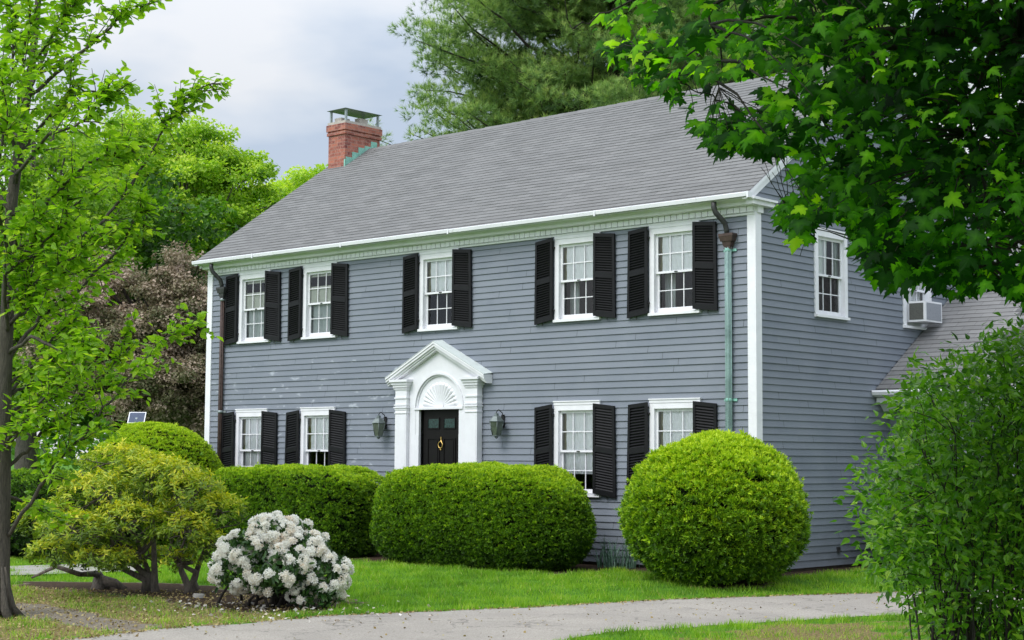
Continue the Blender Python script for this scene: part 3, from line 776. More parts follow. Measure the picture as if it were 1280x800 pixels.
b.v.append(V); b.loops.append(F.reshape(-1)); b.sizes.append(np.full(len(F),4)); b.mi.append(np.zeros(len(F))); b.sm.append(np.full(len(F),True)); b.tint.append(zone(V[:,0],V[:,1])); b.n=len(V)
BIG=600
def strip(x0,x1,y0,y1): 
    b.raw([(x0,y0,0),(x1,y0,0),(x1,y1,0),(x0,y1,0)],[(0,1,2,3)],0,0.)
strip(-BIG,-16,-BIG,BIG); strip(12,BIG,-BIG,BIG); strip(-16,12,-BIG,-17); strip(-16,12,5,BIG)
g=b.build('ground',GM,tint=True); tag(g,'grass lawn with patches of leaf litter and bare soil around the house','lawn',kind='structure')
def sheet(name,poly,mat,dz,label,cat):
    b=MB(); pts=[(q[0],q[1],float(gh(q[0],q[1]))+dz) for q in poly]; b.raw(pts,[tuple(range(len(pts)))]); o=b.build(name,mat); return tag(o,label,cat,kind='structure')
def asphalt():
    m,nt,b,o=M('pale_worn_asphalt')
    c=ramp(nt,noise(nt,60,4,.8),[(.3,(.19,.17,.148)),(.5,(.345,.312,.272)),(.7,(.50,.455,.40))])
    c=mixc(nt,math_(nt,'MULTIPLY',ramp(nt,noise(nt,1.2,5,.6),[(.4,(0,0,0)),(.7,(1,1,1))]),.35),c,(.20,.185,.165))
    vo=nd(nt,'ShaderNodeTexVoronoi',feature='DISTANCE_TO_EDGE'); vo.inputs['Scale'].default_value=.55; gg=nd(nt,'ShaderNodeNewGeometry'); wv=nd(nt,'ShaderNodeVectorMath',operation='ADD'); nz=nd(nt,'ShaderNodeTexNoise'); nz.inputs['Scale'].default_value=2.2; nz.inputs['Detail'].default_value=6; lk(nt,gg.outputs['Position'],nz.inputs['Vector']); lk(nt,gg.outputs['Position'],wv.inputs[0]); lk(nt,nz.outputs['Color'],wv.inputs[1]); lk(nt,wv.outputs[0],vo.inputs['Vector'])
    c=mixc(nt,math_(nt,'MULTIPLY',math_(nt,'LESS_THAN',vo.outputs['Distance'],.006),.55),c,(.09,.08,.07))
    c=mixc(nt,math_(nt,'MULTIPLY',ramp(nt,noise(nt,.45,3,.6),[(.48,(0,0,0)),(.56,(1,1,1))]),.22),c,(.22,.20,.18))
    c=mixc(nt,ramp(nt,noise(nt,35,3,.8),[(.70,(0,0,0)),(.75,(1,1,1))]),c,(.20,.15,.07))
    lk(nt,c,b.inputs['Base Color']); b.inputs['Roughness'].default_value=.95; bump(nt,b,noise(nt,150,3),.5,.01); return m
# irregular edge for the drive
def rough(poly,amp=.05,step=.25):
    out=[]; n=len(poly)
    for i in range(n):
        a,c=np.array(poly[i][:2]),np.array(poly[(i+1)%n][:2]); k=max(1,int(np.linalg.norm(c-a)/step))
        for j in range(k):
            q=a+(c-a)*j/k; w=amp*(random.random()-.5)*2; out.append((q[0]+w,q[1]+w*.6,0))
    return out
sheet('driveway',rough(drive,.09,.14),asphalt(),.006,'pale worn asphalt driveway crossing in front of the lawn','driveway')
path=[G(-60,722),G(30,721),G(178,716),G(176,707),G(100,708),G(-60,712)]
sheet('path',path,simple('pale_concrete',(.30,.285,.26),.9,.15,5),.03,'pale concrete path behind the twisted yellow-green shrub','path')
# litter flakes and fallen petals
def scatter(n,x0,x1,y0,y1,fn):
    x=rng.uniform(x0,x1,n); y=rng.uniform(y0,y1,n); k=fn(x,y); return x[k],y[k]
FLK=leaf_mat('dry_leaf_flakes',[(0,(.10,.065,.03)),(.5,(.30,.22,.09)),(1,(.42,.36,.16))],.1,.8)
edge=lambda x,y: inpoly(x,y,litter)|bool(0)
x,y=scatter(60000,-14,5,-17,-3,lambda x,y:softmask(x,y,litter)&(~inpoly(x,y,drive)|(rng.random(len(x))<.06)))
x2,y2=[],[]
fe=[G(*q) for q in far_px]
for a,c in zip(fe[:-1],fe[1:]):
    k=int(np.linalg.norm(c-a)*110); t=rng.random(k)[:,None]; q=a+(c-a)*t+rng.normal(size=(k,3))*.05; x2.append(q[:,0]); y2.append(q[:,1])
xd,yd_=scatter(2200,-6,7,-16,2,lambda x,y:inpoly(x,y,drive))
x=np.concatenate([x]+x2+[xd]); y=np.concatenate([y]+y2+[yd_]); N=len(x)
pos=np.stack([x,y,gh(x,y)+.014],-1); nr=unit(rng.normal(size=(N,3))*.45+[0,0,1])
b=MB(); b.inst([(-.5,0,0),(0,-.35,.05),(.5,0,.02),(0,.35,-.04)],[(0,1,2,3)],pos,frames(nr),rng.uniform(.018,.045,N),rng.random(N))
o=b.build('leaf_litter',FLK,tint=True); tag(o,'dry yellow-brown leaf flakes scattered on the grass and drive edge','leaf litter',kind='stuff')
N=160; c0=G(345,762); pos=c0+np.stack([rng.normal(size=N)*.9,rng.normal(size=N)*.55,np.zeros(N)+.03],-1)
pos[:,2]=gh(pos[:,0],pos[:,1])+.02
b=MB(); b.inst([(-.5,0,0),(0,-.4,.15),(.5,0,.1),(0,.4,.2)],[(0,1,2,3)],pos,frames(unit(rng.normal(size=(N,3))*.5+[0,0,1])),rng.uniform(.03,.07,N),rng.random(N))
o=b.build('fallen_petals',leaf_mat('white_petals_fallen',[(0,(.6,.5,.4)),(1,(.8,.78,.74))],.2,.6,(1,1,1)),tint=True); tag(o,'white petals fallen on the soil under the flowering rhododendron','petals',kind='stuff')
# grass blades
GR=leaf_mat('grass_blades',[(0,(.08,.18,.012)),(.5,(.20,.38,.02)),(.85,(.33,.48,.035)),(1,(.48,.42,.16))],.35,.5)
def grass(n,fn,x0,x1,y0,y1,h0,h1,dry=.04):
    x,y=scatter(n,x0,x1,y0,y1,fn); N=len(x)
    pos=np.stack([x,y,gh(x,y)],-1); lean=unit(np.concatenate([rng.normal(size=(N,2))*.38,np.ones((N,1))],1))
    patch=.5+.20*np.sin(x*1.7+y*.9)+.18*np.sin(x*4.1-y*3.3)+.16*np.sin(x*9.3+y*7.7+np.sin(x*3))+rng.normal(size=N)*.24
    tn=np.clip(patch*.55+.2,0,.86); tn=np.where(rng.random(N)<dry,1,tn)
    R_=frames(unit(np.cross(lean,rng.normal(size=(N,3)))),up=lean)
    hh=rng.uniform(h0,h1,N)*(1+.45*np.sin(x*6.1+y*2.3)*np.sin(y*5.3-x*1.9)); return pos,R_,hh,tn
b=MB()
notd=lambda x,y:~inpoly(x,y,drive)
def vis(x,y): # keep blades where the photograph could see them
    d=np.stack([x,y,np.zeros_like(x)],-1)-CAM; w=d@FF; u=(d@RR)/w*FPX; return (w>9)&(np.abs(u)<720)
T=[(-.07,0,0),(.07,0,0),(.035,.6,.06),(-.035,.6,.06),(0,1,.18)]
for args in ((430000,lambda x,y:notd(x,y)&vis(x,y)&(zone(x,y)<.5),-12,9,-13,3.2,.035,.075,.03),
             (420000,lambda x,y:notd(x,y)&vis(x,y)&(zone(x,y)>=.5)&(zone(x,y)<1.5)&(rng.random(len(x))<(.35+.45*np.clip(np.sin(x*2.3+y*1.1)+np.sin(x*5-y*4)*.5,0,1))),-12,7,-16,-3,.022,.058,.28)):
    pos,R_,h,tn=grass(*args); tv=np.array([(-.07,0,0),(.07,0,0),(.0,1,.15)])
    b.inst(tv,[(0,1,2)],pos,R_,h,tn,tiplight=[-.15,-.15,.12])
o=b.build('grass',GR,tint=True); tag(o,'short bright green lawn grass','grass',kind='stuff')

# ------------------------------------------------------------------ clipped yews
YEW=leaf_mat('yew_needles',[(0,(.004,.014,.002)),(.35,(.030,.078,.005)),(.60,(.115,.25,.008)),(.85,(.31,.48,.012)),(1,(.48,.60,.02))],.22,.5)
DARKIN=simple('shade_dark_core',(.006,.010,.004),1,.4,20,spec=.05)
def superq(d,a,c,h,e):
    return 1/((np.abs(d[:,0])/a)**e+(np.abs(d[:,1])/c)**e+(np.abs(d[:,2])/h)**e)**(1/e)
def yew(name,label,cx,cy,a,c,zb,zt,e,nclump,csz,seed,tbase=.42,cat='shrub',group='clipped yew shrubs around the house',taper=0.,spr=9,bright=0.,zlow=-.86,ln=1.0):
    global rng; rng=np.random.default_rng(seed)
    root=empty(name,(cx,cy,float(gh(cx,cy))),label,cat,group)
    zc=(zb+zt)/2; h=(zt-zb)/2
    M0=nclump*6; d=unit(rng.normal(size=(M0,3))); r=superq(d,a,c,h,e)
    p=d*r[:,None]; nr=unit(np.sign(p)*np.abs(p/np.array([a,c,h]))**(e-1)/np.array([a,c,h]))
    w=r**2/np.maximum(.15,np.sum(nr*d,1)); w/=w.sum(); k=rng.choice(M0,nclump,p=w,replace=False); p=p[k]; nr=nr[k]
    if zlow>-.86: pass
    keep=p[:,2]>zlow*h; p=p[keep]; nr=nr[keep]
    # silhouettes swell lower down
    s=1+taper*(-p[:,2]/h)*.5; p[:,0]*=s; p[:,1]*=s
    lump=.035*(np.sin(p[:,0]*5+seed)+np.sin(p[:,1]*6+p[:,2]*7)+np.sin(p[:,0]*11+p[:,2]*9))
    p=p+nr*(lump[:,None]*.6+rng.normal(size=(len(p),1))*.012)
    cen=p+np.array([cx,cy,zc]); Nc=len(cen)
    ax=unit(nr*1.0+np.array([0,0,.55])+rng.normal(size=(Nc,3))*.3)
    # each clump = spr short shoots fanning out
    ax2=np.repeat(ax,spr,0); base=np.repeat(cen,spr,0); n=len(base)
    dirn=unit(ax2+rng.normal(size=(n,3))*.5)
    base=base+rng.normal(size=(n,3))*csz*np.array([.5,.5,.17])-ax2*csz*.15
    L=csz*rng.uniform(.6,1.15,n)*ln*np.where(rng.random(n)<.006,rng.uniform(1.5,2.2,n),1.)
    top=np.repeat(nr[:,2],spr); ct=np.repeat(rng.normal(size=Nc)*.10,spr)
    tn=tbase+.05+.24*np.clip(top,-.4,1)+ct+rng.normal(size=n)*.09+bright  # yellow new growth on top; light from above is in this tint too
    height_shade=np.repeat(p[:,2]/h,spr); tn=tn+.08*height_shade  # lower half darkened by height, shade put into the tint
    sh=[(0,0,0),(.16,.0,.30),(.0,.02,1.0),(-.16,.0,.30)]; sh2=[(0,0,0),(.0,.15,.25),(.02,.0,.95),(.0,-.15,.25)]
    lf=[]
    R_=frames(dirn)
    b=MB()
    # 3 blades a shoot: one long, two side
    tv=np.array([(0,0,0),(.10,0,.45),(0,.0,1.),(-.10,0,.45),
                 (0,0,.12),(.18,.10,.42),(.42,.12,.72),(.20,-.05,.62),
                 (0,0,.12),(-.18,-.10,.42),(-.42,-.12,.72),(-.20,.05,.62),
                 (0,0,.2),(.08,.20,.45),(.05,.42,.78),(-.08,.24,.60)])
    tf=[(0,1,2,3),(4,5,6,7),(8,9,10,11),(12,13,14,15)]
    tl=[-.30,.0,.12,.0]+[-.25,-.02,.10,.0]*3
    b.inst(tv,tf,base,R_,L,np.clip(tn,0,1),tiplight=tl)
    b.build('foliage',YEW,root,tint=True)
    # opaque core blocking the view through, interior shade put into its colour; some stems
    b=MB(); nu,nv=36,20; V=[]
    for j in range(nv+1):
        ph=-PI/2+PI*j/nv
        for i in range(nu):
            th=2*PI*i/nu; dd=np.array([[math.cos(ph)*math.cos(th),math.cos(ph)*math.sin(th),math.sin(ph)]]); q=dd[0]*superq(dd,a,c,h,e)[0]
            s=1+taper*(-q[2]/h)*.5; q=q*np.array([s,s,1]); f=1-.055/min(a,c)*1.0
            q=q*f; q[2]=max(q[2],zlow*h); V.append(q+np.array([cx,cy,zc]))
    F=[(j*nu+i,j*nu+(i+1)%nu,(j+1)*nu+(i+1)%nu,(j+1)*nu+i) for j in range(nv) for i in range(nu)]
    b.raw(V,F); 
    for k in range(7):
        q=np.array([cx+rng.uniform(-.5,.5)*a,cy+rng.uniform(-.5,.5)*c,0]); q2=q+rng.normal(size=3)*.1; q2[2]=zb+h*.5; q[2]=float(gh(q[0],q[1]))-.02
        b.tube([q,(q+q2)/2,q2],[.035,.03,.02],6)
    b.build('branches',DARKIN,root)
    return root
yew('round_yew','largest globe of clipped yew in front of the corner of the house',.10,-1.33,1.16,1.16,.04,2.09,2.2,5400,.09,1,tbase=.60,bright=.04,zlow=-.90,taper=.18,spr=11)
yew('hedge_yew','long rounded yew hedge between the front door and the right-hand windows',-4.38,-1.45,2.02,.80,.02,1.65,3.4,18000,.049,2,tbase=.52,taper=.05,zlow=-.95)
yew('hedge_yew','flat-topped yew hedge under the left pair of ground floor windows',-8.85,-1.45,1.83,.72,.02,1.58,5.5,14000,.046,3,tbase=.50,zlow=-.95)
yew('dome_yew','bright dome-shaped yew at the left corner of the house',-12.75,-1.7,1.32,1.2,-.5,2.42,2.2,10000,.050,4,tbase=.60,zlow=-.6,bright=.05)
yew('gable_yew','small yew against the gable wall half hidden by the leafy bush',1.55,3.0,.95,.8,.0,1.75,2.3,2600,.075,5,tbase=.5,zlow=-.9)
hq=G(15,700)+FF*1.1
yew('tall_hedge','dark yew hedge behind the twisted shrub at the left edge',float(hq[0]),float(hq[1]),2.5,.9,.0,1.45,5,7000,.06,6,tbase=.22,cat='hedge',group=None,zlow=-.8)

# ------------------------------------------------------------------ trees
LT=[(0,0,0),(.30,.30,.05),(.28,.62,.03),(0,1.0,-.10),(-.28,.62,.03),(-.30,.30,.05)]
LTF=[(0,1,2,3),(0,3,4,5)]
def curve(a,c,bend,n=5,wob=.0):
    a=np.array(a,dtype=float);c=np.array(c,dtype=float);L=np.linalg.norm(c-a); out=[]
    for i in range(n+1):
        t=i/n; q=a+(c-a)*t+np.array(bend)*math.sin(PI*t)*L
        if 0<i<n and wob: q=q+rng.normal(size=3)*wob*L
        out.append(q)
    return out
def leaves(b,cen,rad,per,size,tint,flat=.7,up=.5,m=0,spread=.13,droop=0.):
    """scatter leaves round clump centres"""
    N=len(cen)*per; c=np.repeat(cen,per,0); r=np.repeat(rad,per)
    off=unit(rng.normal(size=(N,3)))*(rng.random((N,1))**.45)*r[:,None]; off[:,2]*=flat
    nr=unit(unit(off)*.5+rng.normal(size=(N,3))*.55+np.array([0,0,up]))
    upv=unit(off*[1,1,.3]+rng.normal(size=(N,3))*.3*r[:,None])-np.array([0,0,droop])
    tn=np.repeat(tint,per)+rng.normal(size=N)*spread+.12*off[:,2]/np.maximum(.05,r*flat)  # clump tops tinted lighter, shade of the underside put into the tint
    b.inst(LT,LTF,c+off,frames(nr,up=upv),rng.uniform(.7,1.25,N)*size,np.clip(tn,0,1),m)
def crown_tree(name,label,base,trunk_r,tb,ells,ncl,crad,per,lsize,mat,bark,seed,cat='tree',group=None,tint=(.5,.15),up=.5,limb_r=.10,flat=.7,lean=(0,0)):
    global rng; rng=np.random.default_rng(seed)
    base=np.array(base,dtype=float); root=empty(name,base,label,cat,group)
    zt=max(e[0][2]+e[1][2]*.5 for e in ells)
    b=MB(); top=base+np.array([lean[0],lean[1],zt-base[2]])
    tr=curve(base,top,(.02,.015,0),9,.008); b.tube(tr,np.linspace(trunk_r,trunk_r*.15,10),9)
    tr=np.array(tr)
    wts=np.array([e[1][0]*e[1][1]*e[1][2] for e in ells])**.75; wts/=wts.sum(); cen=[]
    for e,w in zip(ells,wts):
        k=int(ncl*w); d=unit(rng.normal(size=(k,3))); rr=rng.random((k,1))**.38; cen.append(np.array(e[0])+d*rr*np.array(e[1]))
    cen=np.concatenate(cen)
    for i,q in enumerate(cen):
        if i%3: continue
        zz=base[2]+ (tb-base[2])+ (q[2]-tb)*.45 if q[2]>tb else q[2]-.3
        s=np.argmin(np.abs(tr[:,2]-max(tb,zz-.1*np.linalg.norm(q[:2]-base[:2])))); a=tr[s]
        L=np.linalg.norm(q-a); b.tube(curve(a,q,(0,0,.10),5,.03),np.linspace(min(limb_r,.018*L+.02),.012,6),5)
    b.build('trunk',bark,root)
    b=MB(); tn=tint[0]+rng.normal(size=len(cen))*tint[1]
    rad=rng.uniform(.65,1.35,len(cen))*crad
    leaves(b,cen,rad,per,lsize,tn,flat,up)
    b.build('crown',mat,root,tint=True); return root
BARKG=bark_mat('grey_bark',(.11,.095,.08)); BARKD=bark_mat('dark_bark',(.035,.027,.022))
SPRING=leaf_mat('spring_leaves',[(0,(.05,.13,.008)),(.4,(.16,.30,.02)),(.75,(.34,.50,.035)),(1,(.54,.62,.08))],.42,.5)
MIDG=leaf_mat('mid_green_leaves',[(0,(.02,.06,.008)),(.5,(.08,.20,.015)),(1,(.20,.38,.03))],.4,.5)
COPP=leaf_mat('copper_leaves',[(0,(.05,.07,.02)),(.3,(.13,.14,.06)),(.6,(.25,.205,.13)),(1,(.46,.36,.28))],.25,.55,(1.2,1.1,1.))
def gz0(px,py,D): q=P(px,py,D); return (q[0],q[1],0.)
def ell(px,py,D,rx,rz,ry=None): return (P(px,py,D),(rx,ry or rx,rz))
crown_tree('broadleaf_tree','bright yellow-green broadleaf tree filling the view left of the chimney',gz0(215,560,52),.35,3.5,
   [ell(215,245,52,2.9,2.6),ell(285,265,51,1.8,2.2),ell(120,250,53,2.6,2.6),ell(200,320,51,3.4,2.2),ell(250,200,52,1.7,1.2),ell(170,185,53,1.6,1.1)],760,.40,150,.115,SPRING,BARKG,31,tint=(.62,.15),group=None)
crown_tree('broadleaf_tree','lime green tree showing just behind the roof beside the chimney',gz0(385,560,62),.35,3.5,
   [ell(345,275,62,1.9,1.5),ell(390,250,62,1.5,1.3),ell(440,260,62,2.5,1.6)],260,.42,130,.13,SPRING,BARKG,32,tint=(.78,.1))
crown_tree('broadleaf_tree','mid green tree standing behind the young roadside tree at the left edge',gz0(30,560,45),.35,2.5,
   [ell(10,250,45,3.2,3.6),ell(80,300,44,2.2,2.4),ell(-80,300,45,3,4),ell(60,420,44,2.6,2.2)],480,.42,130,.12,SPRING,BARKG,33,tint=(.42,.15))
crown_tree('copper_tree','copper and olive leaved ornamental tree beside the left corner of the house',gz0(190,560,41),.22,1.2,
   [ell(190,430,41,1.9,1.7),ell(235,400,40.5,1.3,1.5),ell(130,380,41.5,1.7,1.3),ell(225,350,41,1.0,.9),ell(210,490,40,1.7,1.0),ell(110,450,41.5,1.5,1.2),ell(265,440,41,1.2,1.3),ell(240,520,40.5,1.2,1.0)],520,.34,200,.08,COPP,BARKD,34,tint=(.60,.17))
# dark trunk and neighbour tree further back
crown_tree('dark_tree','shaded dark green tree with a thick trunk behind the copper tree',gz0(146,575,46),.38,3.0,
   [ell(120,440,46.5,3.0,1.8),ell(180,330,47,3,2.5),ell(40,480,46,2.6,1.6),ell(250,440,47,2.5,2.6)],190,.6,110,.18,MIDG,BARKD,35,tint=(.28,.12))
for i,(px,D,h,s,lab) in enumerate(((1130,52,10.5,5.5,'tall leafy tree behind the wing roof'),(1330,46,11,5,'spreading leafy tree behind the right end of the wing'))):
    crown_tree('broadleaf_tree',lab,gz0(px,560,D),.4,3,[((*gz0(px,560,D)[:2],h*.6),(s,s,h*.40)),((*gz0(px+60,560,D)[:2],h*.45),(s*.8,s*.8,h*.3))],150,.8,110,.24,MIDG,BARKG,40+i,tint=(.55,.15))

# distant wood as a mass
rng=np.random.default_rng(77); b=MB(); cen=[]
for i in range(420):
    a=rng.uniform(-1.1,1.1); D=rng.uniform(85,110); c=CAM+D*(np.array([FF[0],FF[1],0])/np.linalg.norm(FF[:2])*math.cos(a)+RR*math.sin(a)); cen.append((c[0],c[1],rng.uniform(.5,5.5)))
cen=np.array(cen); leaves(b,cen,np.full(len(cen),2.4),90,.55,.35+rng.normal(size=len(cen))*.12,.8,.4)
o=b.build('distant_wood',MIDG,tint=True); tag(o,'distant belt of green trees along the horizon','wood',kind='stuff')

# pine behind the roof
def pine(name,label,base,H,crown_r,seed,nb=120,zlow=.30,npt=26,tint=.5,squash=1.,tilt=0):
    global rng; rng=np.random.default_rng(seed)
    base=np.array(base,dtype=float); root=empty(name,base,label,'pine tree')
    b=MB(); tops=[base+np.array([.4,.2,H]),base+np.array([-1.3,1.0,H*.93]),base+np.array([1.6,-.8,H*.86])]
    fork=base+np.array([0,0,H*.32]); b.tube(curve(base,fork,(0,0,0),3),np.linspace(.45,.36,4),10)
    stems=[curve(fork,t,(.02*k-.02,.03,0),9,.01) for k,t in enumerate(tops)]
    for s in stems: b.tube(s,np.linspace(.26,.04,10),8)
    tip=[];td=[];tt=[]
    for i in range(nb):
        s=stems[rng.integers(3)]; f=rng.uniform(0,1)**.8; a=np.array(s[int(f*9)])+ (rng.normal(size=3)*.1)
        hrel=(a[2]-base[2])/H
        if hrel<zlow: continue
        az=rng.uniform(0,2*PI); L=crown_r*(1.12-hrel)**.55*rng.uniform(.6,1.1)*1.05
        e=a+np.array([math.cos(az)*L,math.sin(az)*L,L*rng.uniform(.05,.45)])
        cv=np.array(curve(a,e,(0,0,-.06),6,.02)); b.tube(cv,np.linspace(.04+.008*L,.01,7),5)
        for j in range(3,7):
            for pf in range(2):
                side=unit(np.cross(e-a,[0,0,1.]))*rng.normal()*.40*(1.2-j/9)*L*.35
                pc=cv[j]+side+rng.normal(size=3)*[.3,.3,.15]; pr=rng.uniform(.38,.78); k_=int(npt*pr*pr*3.4); ptn=rng.normal()*.10
                dr=unit(rng.normal(size=(k_,3))+np.array([0,0,.35])); rr_=pr*rng.uniform(.55,1.0,(k_,1)); cc_=pc+dr*rr_*[1,1,.62]
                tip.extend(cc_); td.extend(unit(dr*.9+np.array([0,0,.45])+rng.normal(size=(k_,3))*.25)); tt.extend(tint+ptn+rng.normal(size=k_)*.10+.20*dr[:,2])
    b.build('trunk',BARKD,root)
    b=MB(); tip=np.array(tip); td=np.array(td)
    # needle tuft template
    V=[];F=[];tl=[]; rr=np.random.default_rng(3)
    for k in range(13):
        th=k*2.4; sp=.35+.75*(k/13); d=np.array([math.cos(th)*sp,math.sin(th)*sp,1-.55*k/13]); d/=np.linalg.norm(d); w=np.cross(d,[0.2,.3,1]); w=w/np.linalg.norm(w)*.06; o_=np.array([0,0,-.25+.4*rr.random()])
        n=len(V); V+= [o_+w*.6,o_-w*.6,o_+d*rr.uniform(.75,1.05)]; F.append((n,n+1,n+2)); tl+=[-.2,-.2,.12]
    b.inst(V,F,tip,frames(td),rng.uniform(.15,.27,len(tip)),np.clip(np.array(tt),0,1),tiplight=tl)
    b.build('needles',PINE,root,tint=True); return root
PINE=leaf_mat('pine_needles',[(0,(.02,.055,.018)),(.45,(.17,.29,.08)),(.72,(.34,.48,.12)),(1,(.54,.62,.20))],.4,.6,(1.1,1.2,.8))
pine('pine_tree','large soft-needled white pine rising behind the roof in the middle',gz0(735,560,47),20.5,7.4,51,390,.28,25,.56)
pine('pine_tree','second pale green pine partly behind the overhanging maple',gz0(985,560,50),17,5.4,52,240,.25,24,.64)

# ------------------------------------------------------------------ foreground maple (right, trunk outside the picture)
MAPLE=leaf_mat('maple_leaves',[(0,(.004,.022,.003)),(.36,(.016,.075,.005)),(.62,(.085,.26,.010)),(.8,(.22,.46,.014)),(1,(.42,.62,.02))],.58,.6,(1.9,2.2,.5),spec=.18)
rng=np.random.default_rng(91)
half=[(.04,0),(.20,-.10),(.36,-.05),(.33,.08),(.50,.13),(.66,.30),(.50,.33),(.53,.47),(.34,.42),(.21,.44),(.27,.62),(.16,.65),(.10,.82)]
outl=[(0,-.02)]+half+[(0,1.02)]+[(-x_,y_) for x_,y_ in half[::-1]]
mv=[(0,.30,.03)]+[(x_,y_,-.10*(x_*x_+.4*(y_-.3)**2)*2) for x_,y_ in outl]; nO=len(outl)
mf=[(0,i+1,(i+1)%nO+1) for i in range(nO)]
mroot_p=P(1750,560,10.5); mroot_p=np.array([mroot_p[0],mroot_p[1],0.])
mroot=empty('maple_tree',mroot_p,'dark overhanging maple with large lobed leaves reaching in from the upper right','maple tree')
b=MB(); mtop=mroot_p+np.array([-.3,.1,7.5]); tr=curve(mroot_p,mtop,(.01,.02,0),10,.006); b.tube(tr,np.linspace(.30,.07,11),12); tr=np.array(tr)
# boundary of the part of the crown seen in the picture, as lowest height per direction
bx=[740,765,800,850,880,905,935,965,985,1010,1060,1090,1110,1150,1200,1240,1300,1700]
by=[20,75,95,118,165,190,175,235,285,300,270,335,355,345,365,350,380,400]
cl=[]
def add_cl(px,py,D,w=1.): cl.append((P(px,py,D),w))
n=0
while n<1500:
    px=rng.uniform(750,1640); py=rng.uniform(-330,395); D=rng.uniform(8.2,13.5)
    lim=np.interp(px,bx,by)
    if py>lim-14: continue
    if px<975 and py>lim-10 : continue
    dens=np.clip((px-740)/330,0.08,1)**1.2 if py>-30 else 1
    if px<880 and py>60 and rng.random()<.4: continue
    if 862<px<950 and 98<py<150: continue
    if px<985 and py>100 and not (px>872 and 145<py<205) and rng.random()<.6: continue
    if px<985 and py<=100 and rng.random()<.45: continue
    if rng.random()>dens: continue
    add_cl(px,py,D); n+=1
# tips along the edge so the outline is leafy
for px in range(760,1285,14):
    lim=np.interp(px,bx,by)
    for k in range(2 if px>860 else 1): add_cl(px+rng.uniform(-8,8),lim-rng.uniform(4,22),rng.uniform(9,11.5))
for (px,py) in ((880,165),(895,175),(905,185),(900,160),(918,168),(925,182),(935,160),(945,170),(950,150),(960,165),(965,180),(975,160),(978,178),(900,190),(950,185),(775,50),(790,75),(780,90),(815,80),(845,60),(870,85),(1000,320),(990,300),(968,255),(985,270),(1000,300),(978,230),(965,215),(985,205),(880,160),(888,170),(915,170),(940,150),(950,185),(900,140),(770,60),(785,25),(800,75),(830,60),(1262,365),(1075,330),(1120,350),(1180,370)): add_cl(px,py,rng.uniform(9.5,10.8))
# a few limbs
limbs=[]
for (pts) in ([(1700,60,10.5),(1450,70,10.4),(1250,50,10.3),(1100,60,10.2),(960,20,10),(860,70,10),(800,62,9.9)],
              [(1700,160,10.5),(1500,170,10.8),(1330,150,11),(1180,140,11),(1080,100,11),(1010,125,11),(960,138,10.8),(925,138,10.6),(890,122,10.5),(858,105,10.4)],
              [(1720,200,10.2),(1500,190,9.6),(1300,60,9.4),(1240,60,9.5),(1215,170,9.6),(1225,330,9.8)],
              [(1700,100,10.5),(1400,90,10),(1120,40,9.8),(1090,80,9.8),(1085,120,9.9),(1080,170,10),(1080,260,10.1),(1090,320,10.2)],
              [(1720,-60,10),(1500,-80,9.8),(1200,-60,9.7),(1000,-40,9.6),(890,5,9.6),(903,60,9.7),(900,110,9.8)],
              [(1000,-40,9.6),(880,-60,9.6),(790,0,9.6),(740,26,9.6),(712,32,9.6)],
              [(1300,150,11),(1260,250,11),(1200,300,11),(1130,330,11)],
              [(1080,260,10.1),(1030,270,10.1),(990,270,10.1)],[(1700,-150,11),(1400,-250,11.5),(1150,-280,12)],[(1700,0,12),(1450,-60,13),(1200,-100,13),(1000,-80,12.5)],[(1700,-250,9),(1700,-900,7),(1300,-1500,5)],[(1700,-250,10),(1200,-700,8),(700,-1300,5.5)]):
    q=[P(*w_) for w_ in pts]
    if pts[0][0]>=1700:
        k=np.argmin(np.abs(tr[:,2]-(q[0][2]-.5))); q=[tr[k]]+q[1:]
    # smooth
    qq=[]
    for i in range(len(q)-1):
        for t in np.linspace(0,1,5)[:-1]:
            p0=q[max(0,i-1)];p1=q[i];p2=q[i+1];p3=q[min(len(q)-1,i+2)]
            qq.append(.5*((2*p1)+(-p0+p2)*t+(2*p0-5*p1+4*p2-p3)*t*t+(-p0+3*p1-3*p2+p3)*t**3))
    qq.append(q[-1]); qq=np.array(qq)+rng.normal(size=(len(qq),3))*.012
    r0=.055 if pts[0][0]>=1700 else .012
    b.tube(qq,.004+(r0-.004)*np.linspace(1,0,len(qq))**1.8,6); limbs.append(qq)
LP=np.concatenate(limbs)
cen=np.array([c_[0] for c_ in cl])
for q in cen:
    dd=np.linalg.norm(LP-q,axis=1); k=int(np.argmin(dd))
    qx=640+((q-CAM)@RR)/((q-CAM)@FF)*FPX
    if dd[k]<(2.0 if qx>1010 else .6): b.tube(curve(LP[k],q,(0,0,.05),5,.01),np.linspace(.010 if qx>1010 else .0035,.002,6),4)
b.build('trunk',BARKD,mroot)
per=13; N=len(cen)*per; c=np.repeat(cen,per,0)
off=rng.normal(size=(N,3))*[.15,.15,.11]
